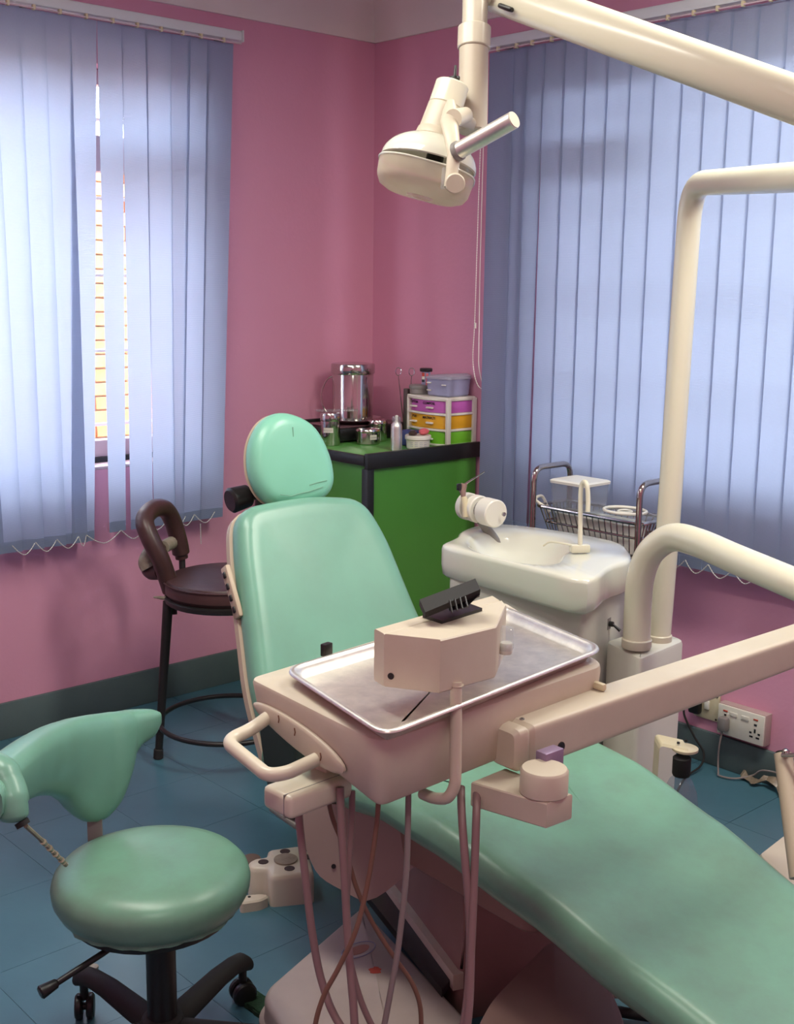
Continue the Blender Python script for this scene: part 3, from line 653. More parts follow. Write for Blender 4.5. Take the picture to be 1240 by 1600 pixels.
# backrest
al = R_(58); bd = e1*math.cos(al)+_z*math.sin(al); bn = _z*math.cos(al)-e1*math.sin(al); p0 = K+e1*.5+V((0, 0, .52))
def bx3(x, y, z): return p0+e2*x+bd*y+bn*z
bo = rpoly([(-.275, -.10), (-.275, .12), (-.252, .25), (-.217, .47), (-.185, .578), (-.06, .590), (.045, .592), (.185, .572), (.222, .46), (.243, .23), (.268, .08), (.275, -.10)], [.05, .1, .1, .06, .09, .1, .1, .09, .06, .1, .1, .05], 6)
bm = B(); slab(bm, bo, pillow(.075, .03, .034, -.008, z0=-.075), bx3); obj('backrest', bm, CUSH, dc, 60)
bm = B(); slab(bm, bo, [(.03, .97, -.10), (.006, .99, -.095), (-.003, 1, -.085), (-.003, 1, -.064), (.0, 1, -.062)], bx3); sh = obj('backrest_shell', bm, SHELL, dc)
# side control panel
M = Matrix((e2, bd, bn)).transposed().to_4x4(); M = Matrix.Translation(bx3(-.246, .375, -.05)) @ M
bm = B(); box(bm, (0, 0, 0), (.014, .135, .034), .005, M=M); pn = obj('side_control_panel', bm, SHELL, dc)
for k in range(4):
    bm = B(); box(bm, (-.008, .045-.03*k, 0), (.006, .016, .014), .003, M=M); obj('control_button', bm, BLACK, pn)
# headrest
hc = V((-1.43, -1.325, 1.10)); ah = R_(76); hdv = e1*math.cos(ah)+_z*math.sin(ah); hn = _z*math.cos(ah)-e1*math.sin(ah)
def hx(x, y, z): return hc+e2*x+hdv*y+hn*z
ho = smooth([V((a, b, 0)) for a, b in [(-.002, .128), (-.068, .110), (-.112, .050), (-.122, -.026), (-.098, -.088), (-.05, -.117), (.03, -.120), (.092, -.104), (.123, -.062), (.118, .015), (.078, .092)]], 7, closed=True)
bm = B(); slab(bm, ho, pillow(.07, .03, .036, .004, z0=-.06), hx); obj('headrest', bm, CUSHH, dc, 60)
bm = B(); slab(bm, ho, [(.04, .95, -.074), (.012, .98, -.068), (0, 1, -.050), (.003, 1, -.045)], hx); obj('headrest_shell', bm, SHELL, dc)
for crk in ([(-.06, -.087), (-.03, -.094), (-.01, -.090), (.03, -.086), (.07, -.078)], [(.03, -.070), (.05, -.066), (.085, -.062)], [(.0, .06), (.002, .085)]):
    bm = B(); tube(bm, [hx(a, b, .0122) for a, b in crk], .0009, 5); obj('crease', bm, CUSHD, dc)
bm = B(); cyl(bm, hx(-.09, -.075, -.10), hx(-.150, -.085, -.10), .030, .034, seg=24, bev=.006); kn = obj('headrest_knob', bm, BLACK, dc)
bm = B(); cyl(bm, hx(-.09, -.075, -.10), hx(.06, -.07, -.10), .014); cyl(bm, hx(0, -.03, -.08), hx(0, -.075, -.1), .016); obj('knob_shaft', bm, BLKMET, dc)
for s in (-.05, .05):
    bm = B(); cyl(bm, hx(s, -.07, -.10), bx3(s, .40, -.10), .009); obj('headrest_rod', bm, CHROME, dc)
# dark hinge side plates, frame under the seat
for s in (-1, 1):
    bm = B(); o_ = rpoly([(.30, .415), (.30, .60), (.37, .70), (.47, .68), (.46, .55), (.42, .41), (.36, .385)], .03)
    slab(bm, o_, [(.004, 1, -.014), (0, 1, -.010), (0, 1, .010), (.004, 1, .014)], lambda x, y, z, s=s: K+e1*x+V((0, 0, y))+e2*(s*.315+z)); obj('hinge_plate', bm, DKGREEN, dc)
    bm = B(); box(bm, (0, 0, 0), (.115, .032, .014), .004, M=Matrix.Translation(K+e1*.36+e2*s*.315+V((0, 0, .392))) @ Matrix((e1, e2, _z)).transposed().to_4x4()); obj('hinge_trim', bm, GREYP, dc)
bm = B(); slab(bm, rpoly([(-.14, -.25), (.14, -.25), (.18, .42), (-.18, .42)], .04), [(.01, 1, .33), (0, 1, .34), (0, 1, .43)], lambda x, y, z: K+e2*x+e1*y+V((0, 0, z))); obj('under_frame', bm, COVER, dc)
# wing-shaped linkage cover hanging under the near edge of the seat
wg = [(470, 1252), (473, 1300), (483, 1335), (500, 1366), (535, 1388), (574, 1404), (618, 1378), (662, 1332), (664, 1300), (560, 1262)]
W0 = [at(u, v, 2.60-(u-470)*.0001) for u, v in wg]; nn = FW*.014
bm = B(); W_ = smooth(W0, 3, closed=True); loft(bm, [[p-nn for p in W_], [p+nn for p in W_]]); obj('linkage_cover', bm, mat('grey_mauve_cover', (166, 146, 140), .5), dc)
bm = B(); q = at(521, 1354, 2.578); cyl(bm, q, q+FW*.004, .005); obj('screw', bm, BLACK, dc)
# base plate
e3 = V((.23, .973, 0)).normalized(); e4 = V((.973, -.23, 0)).normalized()
b0 = atz(405, 1552, .07); b1 = atz(565, 1414, .07); b2 = atz(720, 1580, .07)
far = b1+(b2-b1)*3.2; nr_ = b0+(b2-b1)*2.6
pb = [b0, b1, b1+(b2-b1)*1.6, b1+(b2-b1)*1.6+(b0-b1)]
out = rpoly([(p.x, p.y) for p in pb], [.05, .03, .05, .05], 6)
bm = B(); slab(bm, out, [(-.012, 1, 0), (-.012, 1, .018), (-.002, 1, .022), (0, 1, .03), (0, 1, .058), (.004, 1, .066), (.012, 1, .070)]); bp_ = obj('base_plate', bm, mat('dull_beige_base_enamel', (178, 162, 154), .5, 0, (6, .5, (158, 142, 136))), dc)
# printed oval emblem and red stamp on the base plate
ov = atz(560, 1484, .0705); bm = B()
tube(bm, [ov+V((math.cos(a)*.045, math.sin(a)*.026, 0)).xy.to_3d()+V((0, 0, 0)) for a in (2*math.pi*k/28 for k in range(28))], .0012, 5, closed=True); obj('emblem_ring', bm, LAV, bp_)
bm = B(); slab(bm, [V((ov.x+math.cos(2*math.pi*k/20)*.03, ov.y+math.sin(2*math.pi*k/20)*.015)) for k in range(20)], [(0, 1, .0700), (0, 1, .0707)]); obj('emblem_print', bm, mat('faded_red_print', (176, 124, 108), .6), bp_)
st = atz(586, 1516, .0705); bm = B(); slab(bm, [V((st.x+math.cos(2*math.pi*k/14)*(.012+.003*(k % 2)), st.y+math.sin(2*math.pi*k/14)*(.010+.003*(k % 3)))) for k in range(14)], [(0, 1, .0700), (0, 1, .0708)]); obj('red_stamp', bm, REDP, bp_)
# black slot strip and lift cover
s0, s1, s2, s3 = atz(573, 1398, .09), atz(606, 1384, .09), atz(707, 1526, .09), atz(690, 1546, .09)
bm = B(); loft(bm, [[V((p.x, p.y, .071)) for p in (s0, s1, s2, s3)], [V((p.x, p.y, .09)) for p in (s0, s1, s2, s3)]]); obj('slot_strip', bm, BLACK, dc)
c0_, c1_, = atz(608, 1384, .10), atz(716, 1530, .10)
ax_ = (c0_-c1_); ax_.z = 0; ax_n = ax_.normalized(); sd = V((-ax_n.y, ax_n.x, 0)); sd = sd if sd.dot(e2) > 0 else -sd
bm = B(); cov = [c1_-ax_n*.0, c0_+ax_n*.05, c0_+ax_n*.05+sd*.34, c1_+sd*.34]
slab(bm, rpoly([(p.x, p.y) for p in cov], .02, 4), [(0, 1, 0), (0, 1, .10), (.008, 1, .115), (.035, 1, .30), (.045, 1, .36), (.09, .9, .38)]); obj('lift_cover', bm, COVER, dc)
bm = B(); loft(bm, [[p+V((0, 0, z)) for p in (c0_-sd*.012, c0_+sd*.012, c1_+sd*.012, c1_-sd*.012)] for z in (-.025, .012)]); obj('cover_lip', bm, CREAM2, dc)
# rounded front mechanism cover
fc = [atz(742, 1600, .20), atz(762, 1560, .20), atz(858, 1462, .20), atz(925, 1490, .20), atz(968, 1560, .20), atz(990, 1640, .20), atz(990, 1800, .2), atz(720, 1800, .2)]
bm = B(); slab(bm, rpoly([(p.x, p.y) for p in fc], .04, 5), [(-.03, 1, 0), (-.01, 1, .12), (0, 1, .18), (.006, 1, .194), (.02, 1, .2)]); mc = obj('mechanism_cover', bm, COVER, dc)
q = atz(898, 1492, .2005); bm = B(); cyl(bm, q, q+V((0, 0, .003)), .005); obj('screw', bm, GREYP, dc)
bm = B(); P_ = smooth([atz(940, 1550, .1), atz(985, 1552, .07), atz(1040, 1553, .05), atz(1120, 1556, .03)], 16); tube(bm, P_, [.012 if i % 2 else .0095 for i in range(len(P_))], 12); obj('corrugated_hose', bm, SHELL, dc)
bm = B(); P_ = smooth([atz(935, 1575, .03), atz(1000, 1586, .02), atz(1080, 1596, .02)], 10); tube(bm, P_, .012, 10); obj('black_hose', bm, RUBBER, dc)

# ============================================================ SPITTOON UNIT
def cpx(pts, z, ox=680, oy=700, k=3.263): return [atz(ox+a/k, oy+b/k, z) for a, b in pts]
su = thing('spittoon_unit', (-.9, -1.75, 0), 'cream spittoon cabinet with white basin, cup filler and pole base', 'dental unit')
ro = cpx([(32, 490), (70, 468), (108, 448), (128, 422), (200, 396), (320, 385), (450, 395), (640, 420), (860, 460), (955, 488), (994, 528), (998, 562), (960, 582), (905, 598), (868, 620), (838, 648), (800, 668), (750, 674), (690, 662), (520, 618), (300, 562), (110, 515)], .855)
ri = cpx([(172, 480), (195, 452), (270, 436), (400, 432), (530, 443), (640, 462), (705, 500), (655, 530), (612, 580), (470, 582), (320, 552), (215, 515)], .853)
def polar(pts, c, n=72):
    sm = smooth([V((p.x, p.y, 0)) for p in pts], 6, closed=True); out = []
    for k in range(n):
        a = 2*math.pi*k/n; d = V((math.cos(a), math.sin(a))); best = 0
        for i in range(len(sm)):
            p, q = sm[i-1].xy-c, sm[i].xy-c; e = q-p; den = d.x*e.y-d.y*e.x
            if abs(den) < 1e-12: continue
            t = (p.x*e.y-p.y*e.x)/den; s = (p.x*d.y-p.y*d.x)/den
            if t > best and -.001 <= s <= 1.001: best = t
        out.append(d*best)
    return out
ic = sum((p.xy for p in ri), V((0, 0)))/len(ri)
PO, PI_ = polar(ro, ic), polar(ri, ic)
def ring_(Pr, s, z, off=0): return [V((ic.x+p.x*s+(p.normalized().x*off), ic.y+p.y*s+(p.normalized().y*off), z)) for p in Pr]
bm = B(); loft(bm, [ring_(PO, 1, .762, -.03), ring_(PO, 1, .765, -.012), ring_(PO, 1, .772, -.004), ring_(PO, 1, .80), ring_(PO, 1, .842), ring_(PO, 1, .851, -.003), ring_(PO, 1, .855, -.012),
    ring_(PI_, 1, .852, .016), ring_(PI_, 1, .847, .003), ring_(PI_, 1, .838, -.006), ring_(PI_, .82, .810), ring_(PI_, .6, .787), ring_(PI_, .35, .776), ring_(PI_, .12, .772)]); bw = obj('basin', bm, CERAM, su, 60)
bm = B(); cyl(bm, (ic.x, ic.y, .771), (ic.x, ic.y, .775), .022); obj('drain', bm, STEELP, bw)
# cup filler block, tube, rinse nozzle
fb = atz(905, 860, .86); bm = B(); ang = math.atan2(-.675, .738); box(bm, (fb.x, fb.y, .866), (.052, .03, .022), .004, rz=ang+.15); obj('filler_block', bm, TUBE, su)
bm = B(); tube(bm, smooth([at(906, 855, 3.20), at(906.5, 800, 3.20), at(907, 770, 3.2), at(909, 757, 3.2), at(913, 753, 3.19), at(917, 760, 3.18), at(918.5, 780, 3.18), at(918, 800, 3.18)], 8), .0065, 12); obj('cup_filler_tube', bm, TUBE, su)
bm = B(); tube(bm, smooth([at(893, 852, 3.2), at(872, 848, 3.22), at(858, 847, 3.24), at(848, 853, 3.25)], 6), .003, 8); obj('rinse_nozzle', bm, TUBE, su)
# cabinet below the basin
cb = [atz(703, 905, .77), atz(706, 880, .77), atz(850, 905, .77), atz(975, 930, .77), atz(912, 962, .77), atz(880, 955, .77)]
A_ = V((-.995, -1.50)); 
pa, pb_, pc = atz(912, 952, .765), atz(984, 915, .765), atz(699, 903, .765)
pd = pc+(pb_-pa)
bm = B(); slab(bm, rpoly([(p.x, p.y) for p in (pa, pb_, pd, pc)], .022, 5), [(.0, 1, 0), (0, 1, .66), (0, 1, .765)]); cab = obj('cabinet', bm, CABW, su)
fn = (pb_-pa); nrm_ = V((fn.y, -fn.x, 0)).normalized(); nrm_ = nrm_ if nrm_.dot(FW) < 0 else -nrm_
tg = pa.lerp(pb_, .55); q = V((tg.x, tg.y, .690))
bm = B(); box(bm, (0, 0, 0), (.022, .03, .002), .0005, M=frame(q, q+nrm_) @ Matrix.Rotation(0, 4, 'Z')); tgp = obj('toggle_plate', bm, GREYP, su)
bm = B(); cyl(bm, q, q+nrm_*.012, .007); cyl(bm, q+nrm_*.01, q+nrm_*.032+V((0, 0, -.014)), .0028, .0045); obj('toggle_switch', bm, BLACK, tgp)
# pole base column
pbx = rpoly([(p.x, p.y) for p in (atz(945, 1002, .65), atz(1000, 1030, .65), atz(1070, 1000, .65), atz(1012, 980, .65))], .022, 5)
bm = B(); slab(bm, pbx, [(.0, 1, 0), (0, 1, .64), (.003, 1, .648), (.01, 1, .652)]); obj('pole_base', bm, CABW, su)
# handpiece drum holder at the far left of the basin
h0, h1 = at(775, 803, 3.38), at(727, 790, 3.50); hx_ = (h1-h0).normalized()
hold = [(0, .040, .044), (.048, .058, .034), (.062, .090, .042), (.094, .104, .03), (.108, .125, .042)]
L_ = (h1-h0).length
bm = B(); cyl(bm, h0, h0+hx_*L_*.36, .040, seg=30, bev=.003); hh = obj('holder_drum', bm, WHITEP, su)
for a, b in ((.50, .70), (.84, 1.0)):
    bm = B(); cyl(bm, h0+hx_*L_*a, h0+hx_*L_*b, .040, seg=30, bev=.003); obj('holder_drum', bm, WHITEP, su)
bm = B(); cyl(bm, h0+hx_*.01, h0+hx_*(L_-.005), .026, seg=20); obj('holder_core', bm, GREYP, su)
bm = B(); cyl(bm, h0-hx_*.003+RT*.018, h0-hx_*.008+RT*.018, .006); obj('screw', bm, STEELP, su)
bm = B(); q = h0+hx_*L_*.5; tube(bm, [V((q.x, q.y, q.z-.03)), V((q.x+.03, q.y-.0, .86)), V((q.x+.05, q.y-.05, .80))], .014, 12); obj('holder_arm', bm, GREYP, su)
sy = thing('air_water_syringe', at(728, 795, 3.45), 'small chrome-tipped syringe handpiece standing in the white drum holder', 'syringe')
bm = B(); tube(bm, [at(728, 808, 3.44), at(727, 790, 3.44), at(724, 776, 3.44)], [.011, .011, .009], 12); obj('grip', bm, BEIGEP, sy)
bm = B(); tube(bm, [at(724, 778, 3.44), at(722, 765, 3.44), at(725, 756, 3.44)], [.006, .011, .009], 12); obj('head', bm, COVER, sy)
bm = B(); box(bm, at(717, 761, 3.43), (.012, .012, .02), .003); obj('button', bm, BLACK, sy)
bm = B(); tube(bm, [at(726, 757, 3.44), at(731, 753, 3.44), at(757, 737, 3.42)], [.004, .003, .0015], 8); obj('nozzle', bm, STEELP, sy)
# bottle bracket + bottle
bb = atz(1022, 1165, .33)
bm = B(); L = []
A0, A1 = at(1022, 1225, 2.80), at(1027, 1163, 2.78); A2 = at(1070, 1176, 2.70); sdv = V((RT.x, RT.y, 0))*0+FW.cross(V((0, 0, 1))).normalized()
w_ = V((FW.x, FW.y, 0)).normalized()*.028
P_ = fillet([at(1018, 1290, 2.80), at(1026, 1158, 2.80), at(1070, 1168, 2.76)], .012, 5)
L = []
for p in P_: L.append([p-w_, p+w_, p+w_+V((.004, .002, .006)), p-w_+V((.004, .002, .006))])
loft(bm, L); br = obj('bottle_bracket', bm, BEIGEP, su)
bt = at(1064, 1185, 2.76); bm = B(); lathe(bm, [(.026, 0), (.03, .003), (.03, .008), (.026, .010)], Matrix.Translation(at(1070, 1171, 2.76)+V((0, 0, -.004)))); obj('bracket_tip', bm, BEIGEP, br)
for du in (-7, 5):
    bm = B(); q = at(1066+du, 1165-du*.3, 2.76); cyl(bm, q+V((0, 0, .008)), q+V((0, 0, .012)), .0035); obj('screw', bm, BLACK, br)
bo_ = at(1064, 1205, 2.76); wb = thing('water_bottle', V((bo_.x, bo_.y, bo_.z-.2)), 'clear plastic water bottle with black collar hanging from the unit bracket', 'bottle')
bm = B(); lathe(bm, [(.019, -.005), (.021, 0), (.021, .038), (.019, .040)], Matrix.Translation(bo_+V((0, 0, -.005))), 24); obj('collar', bm, RUBBER, wb)
bm = B(); lathe(bm, [(.036, -.21), (.042, -.20), (.042, -.075), (.038, -.05), (.026, -.022), (.014, -.008), (.014, 0)], Matrix.Translation(bo_), 28); obj('body', bm, BOTT, wb)

# poles -----------------------------------------------------------------
lp = thing('lamp_arm', at(1030, 998, 3.10), 'ivory tubular light pole and overhead boom carrying the operating lamp', 'lamp arm')
P_ = fillet([at(1029, 1000, 3.12), at(1045, 803, 3.07), at(1061, 560, 3.02), at(1080, 287, 2.96), at(1240, 277, 2.36), at(1330, 272, 2.1)], .10, 12)
bm = B(); tube(bm, P_, .0295, 28); obj('pole', bm, TUBE, lp)
bm = B(); q = at(1029, 1001, 3.12); lathe(bm, [(.031, -.004), (.033, 0), (.033, .016), (.031, .018)], Matrix.Translation(q), 28); obj('pole_collar', bm, CREAM, lp)
J0 = at(1330, 272, 2.1); J1 = at(1330, 190, 2.1)
bm = B(); cyl(bm, J0-V((0, 0, .04)), J1+V((0, 0, .05)), .045, seg=28, bev=.006); obj('joint', bm, CREAM, lp)
bm = B(); a, b = at(1330, 188, 2.12), at(772, -14, 2.52); ax = (b-a).normalized(); up = (_z-ax*_z.dot(ax)).normalized(); sd_ = ax.cross(up)
def beam(bm, a, b, ha, hb, wa, wb_, r=.35, n=28, ex=.55):
    L = []; a, b = V(a), V(b); ax = (b-a).normalized(); up = (_z-ax*_z.dot(ax)).normalized(); sd = ax.cross(up); D_ = (b-a).length
    for t, s in ((0, .85), (.008/D_, 1), (1-.008/D_, 1), (1, .85)):
        c = a.lerp(b, t); hh, ww = (ha+(hb-ha)*t)*s, (wa+(wb_-wa)*t)*s
        L.append([c+up*hh*math.copysign(abs(math.sin(q))**ex, math.sin(q))+sd*ww*math.copysign(abs(math.cos(q))**ex, math.cos(q)) for q in (2*math.pi*k/n+math.pi/n for k in range(n))])
    loft(bm, L); return up, sd
beam(bm, a, b, .0415, .0415, .034, .034, ex=1); obj('boom', bm, TUBE, lp)
bm = B(); q = at(790, 12, 2.47); box(bm, (0, 0, 0), (.016, .01, .035), .004, M=frame(q, q+ax)); obj('boom_slot', bm, BLACK, lp)
bm = B(); cyl(bm, at(743, -45, 2.50), at(741, 60, 2.50), .0265, seg=28); obj('drop_tube', bm, CREAM, lp)
bm = B(); q0, q1 = at(742, -30, 2.50), at(775, -12, 2.50); cyl(bm, q0, q1, .035, .03, seg=20); obj('elbow', bm, CREAM, lp)
bm = B(); cyl(bm, at(741, 42, 2.50), at(740, 76, 2.50), .0345, seg=32, bev=.002); obj('swivel_collar', bm, CREAM, lp)
bm = B(); cyl(bm, at(740, 74, 2.50), at(738, 207, 2.50), .0305, seg=32, bev=.003); obj('drop_sleeve', bm, CREAM2, lp)
# operating lamp ----------------------------------------------------------
LD = 2.44
la = thing('operating_lamp', at(690, 300, LD), 'cream dental operating lamp with clear shield and chrome grab handle', 'lamp')
def L3(u, v, d=0): return at(u, v, LD+d)
ca, cbb = L3(707, 131), L3(684, 205)
cax = (cbb-ca).normalized()
bm = B(); cyl(bm, ca, ca+cax*.050, .0345, .0355, seg=32, bev=.003); cap_ = obj('switch_cap', bm, TUBE, la)
bm = B(); cyl(bm, ca+cax*.050, ca+cax*.108, .036, .040, seg=32); obj('lamp_can', bm, CREAM2, la)
bm = B(); cyl(bm, ca+cax*.100, ca+cax*.122, .0415, .044, seg=32, bev=.004); obj('can_flange', bm, CREAM2, la)
bm = B(); q = L3(710, 124); cyl(bm, q, q+UP*.004, .011, seg=16); cyl(bm, q, q+UP*.028+RT*.002, .0035, .0028, seg=10); cyl(bm, L3(700, 122), L3(703, 124), .005); obj('toggle_switch', bm, BLACK, la)
# reflector dome: half ellipsoid, open downwards
dn = (-UP*.93-RT*-.02+FW*-.35).normalized()
Zc = L3(669, 257, .0); ux = (RT*.975-UP*.22).normalized(); nz = (UP*.975+RT*.22).normalized(); uy = FW
bm = B(); L = []
for k in range(12):
    ph = R_(4+86*k/11); rr, hz = math.sin(ph), math.cos(ph)
    L.append([Zc+ux*(.099*rr*math.cos(t))+uy*(.085*rr*math.sin(t))+nz*(.062*hz) for t in (2*math.pi*i/40 for i in range(40))])
L2 = [[Zc+(p-Zc)*.965-nz*.002 for p in r_] for r_ in L[::-1]]
loft(bm, L+L2, True, True); obj('reflector', bm, CERAM, la, 60)
# bulb holder, bulb with a weak glow added to warm the shield
bm = B(); cyl(bm, Zc+nz*.02+ux*.01, Zc-nz*.01+ux*.01, .018, seg=16); obj('bulb_holder', bm, BLACK, la)
bm = B(); sphere(bm, Zc+nz*.004+ux*.01, .011); obj('bulb', bm, YELG, la)
# translucent shield: shallow tray shape
Sc = L3(663, 283, 0); sxv = (RT*.965-UP*.262).normalized(); szv = (UP*.965+RT*.262).normalized(); syv = FW
so = rpoly([(-.101, -.04), (-.101, .04), (-.055, .072), (.055, .072), (.098, .04), (.098, -.04), (.055, -.072), (-.055, -.072)], .045, 5)
bm = B(); slab(bm, so, [(0, 1, .022), (.003, 1, -.008), (.010, 1, -.020), (.024, .95, -.029), (.03, .4, -.034), (.032, .4, -.032), (.026, .95, -.027), (.012, 1, -.018), (.005, 1, -.008), (.002, 1, .022), (0, 1, .022)], lambda x, y, z: Sc+sxv*x+syv*y+szv*z, False, False); obj('shield', bm, FROST, la, 50)
bm = B(); tube(bm, [Sc+sxv*p.x+syv*p.y+szv*.022 for p in so], .0022, 6, closed=True); obj('shield_rim', bm, CERAM, la)
# yoke arm with pivots
bm = B(); yk = [(704, 158, 8), (703, 172, 14), (701, 190, 17), (705, 212, 15), (709, 240, 13), (706, 268, 12), (704, 292, 13)]
L = []
for i, (u, v, hw) in enumerate(yk):
    c = L3(u, v, -.10 if i > 3 else (-.045, -.055, -.07, -.09)[i]); hw = hw*LD/FP
    L.append([c+RT*hw*math.cos(q)*.8+FW*.012*math.sin(q) for q in (2*math.pi*k/16 for k in range(16))])
loft(bm, L); obj('yoke', bm, CREAM2, la)
bm = B(); cyl(bm, L3(727, 180, -.02), L3(708, 185, -.075), .016, .018, seg=20); obj('yoke_boss', bm, CREAM2, la)
bm = B(); cyl(bm, L3(738, 195, .05), L3(712, 182, -.06), .013, seg=16); obj('mounting_pin', bm, CREAM2, la)
bm = B(); cyl(bm, L3(711, 287, -.12), L3(708, 284, -.03), .0195, seg=28, bev=.002); obj('pivot_knob', bm, CREAM2, la)
bm = B(); tube(bm, [L3(694, 262, -.10), L3(691, 295, -.10)], .004, 8); obj('shield_hook', bm, CLEARP, la)
bm = B(); cyl(bm, L3(716, 236, -.11), L3(803, 187, -.20), .0165, seg=28, bev=.0015); hdl = obj('grab_handle', bm, STEEL, la)
bm = B(); e_ = (L3(803, 187, -.20)-L3(716, 236, -.11)).normalized(); cyl(bm, L3(803, 187, -.20)-e_*.003, L3(803, 187, -.20)+e_*.001, .0155, seg=28); obj('handle_end', bm, CREAM2, hdl)
bm = B(); cyl(bm, L3(712, 238, -.105), L3(719, 234, -.113), .0195, seg=28, bev=.002); obj('handle_collar', bm, GREYP, hdl)

# ============================================================ DELIVERY UNIT (arm, housing, control box)
du = thing('delivery_unit', (-2.0, -2.45, .83), 'cream bracket-table housing with control box, side handle, jointed arm and hanging hoses', 'dental delivery unit')
# second pole
P_ = fillet([at(995, 1007, 3.02), at(1003, 935, 3.0), at(1040, 828, 2.93), at(1110, 848, 2.78), at(1240, 912, 2.55), at(1330, 952, 2.45)], .11, 12)
P_ = smooth([at(994, 1008, 3.03), at(996, 950, 3.02), at(1001, 900, 3.00), at(1017, 862, 2.97), at(1050, 840, 2.92), at(1090, 848, 2.84), at(1150, 874, 2.72), at(1240, 912, 2.56), at(1330, 950, 2.45)], 8)
bm = B(); tube(bm, P_, .0345, 30); obj('support_tube', bm, TUBE, du)
bm = B(); lathe(bm, [(.036, -.004), (.038, 0), (.038, .018), (.036, .020)], Matrix.Translation(at(994, 1009, 3.03)), 30); obj('tube_collar', bm, CREAM, du)
bm = B(); q = at(1330, 950, 2.45); cyl(bm, q+V((0, 0, -.10)), q+V((0, 0, .05)), .04, seg=28, bev=.005); obj('arm_joint', bm, CREAM, du)
# spring arm
A0 = at(806, 1161, 1.86); A1 = at(1330, 977, 2.50); ax = (A1-A0).normalized()
bm = B(); up_, sd2 = beam(bm, A0, A1, .036, .030, .032, .032, ex=.22, n=40); obj('spring_arm', bm, CREAM2, du, 30)
if sd2.dot(FW) > 0: sd2 = -sd2
bm = B(); beam(bm, A0-ax*.030, A0+ax*.001, .033, .0365, .029, .0325, ex=.3, n=40); obj('arm_end_cap', bm, CREAM2, du, 30)
bm = B(); q = at(933, 1071, 2.0); box(bm, (0, 0, 0), (.012, .034, .014), .005, M=Matrix.Translation(q) @ Matrix((ax, sd2, up_)).transposed().to_4x4()); obj('release_tab', bm, BEIGEP, du)
screw(du, A0+ax*.012+up_*.0362, up_, .004); screw(du, A0+ax*.068-up_*.014+sd2*.0322, sd2, .0085, 'pivot_bolt', BLKMET)
# knuckle below the arm
kc = V((-1.985, -2.685, 0)); kq = atz(849, 1238, .815); kc = V((kq.x, kq.y, 0))
bm = B(); lathe(bm, [(.034, .815), (.036, .817), (.036, .850), (.033, .854)], Matrix.Translation(kc), 32); obj('swivel_knuckle', bm, CREAM2, du)
bm = B(); q = A0+ax*.066+V((0, 0, -.045)); q = at(858, 1196, 1.815); box(bm, (0, 0, 0), (.040, .022, .052), .002, M=Matrix.Translation(q) @ Matrix.Rotation(math.atan2(ax.y, ax.x), 4, 'Z')); obj('lavender_fork', bm, mat('lavender_grey_metal', (150, 130, 158), .4, .3), du)
ab = [atz(736, 1222, .815), atz(854, 1256, .815), atz(894, 1241, .815), atz(790, 1200, .815)]
bm = B(); prism(bm, [(p.x, p.y) for p in ab], .776, .815, .002); obj('swing_bracket', bm, CREAM2, du)
# housing: wedge
tl, tn_, tr, tf = atz(388, 1058, .932), atz(592, 1158, .932), atz(946, 1036, .932), atz(786, 938, .932)
ho_ = [V((p.x, p.y)) for p in (tl, tn_, tr, tf)]
ho_r = rpoly(ho_, [.022, .035, .03, .03], 8)
ymin, ymax = min(p.y for p in ho_), max(p.y for p in ho_)
def hz(x, y, z):
    t = max(0, min(1, (y-ymin)/(ymax-ymin))); dep = .112*(1-t)+.045*t
    return V((x, y, .932-dep*(1-z)))
bm = B(); slab(bm, ho_r, [(.03, 1, 0), (.014, 1, .03), (.008, 1, .10), (.0, 1, .88), (.002, 1, .96), (.008, 1, 1.0)], hz); hs = obj('housing', bm, CREAM2, du)
# raised moulding on the left face of the housing
lf = (tn_-tl); lfn = lf.normalized(); ln = V((-lfn.y, lfn.x, 0)); ln = ln if ln.dot(V((-1, 0, 0))) > 0 else -ln
ml = []
for k in range(28):
    a = 2*math.pi*k/28; u_ = .40+.36*math.cos(a)*1.0; d_ = math.sin(a)
    ml.append((u_, d_))
bm = B(); L = []
for s, e in ((1.0, -.004), (1.0, .0005), (.92, .0022), (.75, .003)):
    row = []
    for u_, d_ in ml:
        uu = .40+(u_-.40)*s; ym = tl.y+(tn_.y-tl.y)*uu; t = (ym-ymin)/(ymax-ymin); dep = .112*(1-t)+.045*t
        zc_ = .932-dep*.72; hh_ = .018+.010*uu
        p = tl+lf*uu; row.append(V((p.x, p.y, zc_+d_*s*hh_))+ln*(e-.004*(1-1)))
    L.append(row)
loft(bm, L, False, True); obj('face_moulding', bm, CREAM2, hs, 70)
for u_, dz in ((.27, .012), (.40, .008), (.60, -.012)):
    p = tl+lf*u_; bm = B(); t = (p.y-ymin)/(ymax-ymin); zz = .932-(.112*(1-t)+.045*t)*.68+dz*.5
    q = V((p.x, p.y, zz))+ln*.0032; tube(bm, [q+V((0, 0, .006)), q+lfn*.002, q+V((0, 0, -.006))], .0012, 5); obj('scuff', bm, mat('rust_scuff', (120, 84, 62), .8), hs)
# small black latch behind the tray
bm = B(); q = atz(510, 1020, .94); box(bm, (q.x, q.y, .946), (.02, .012, .022), .002, rz=.2); obj('latch', bm, BLACK, du)
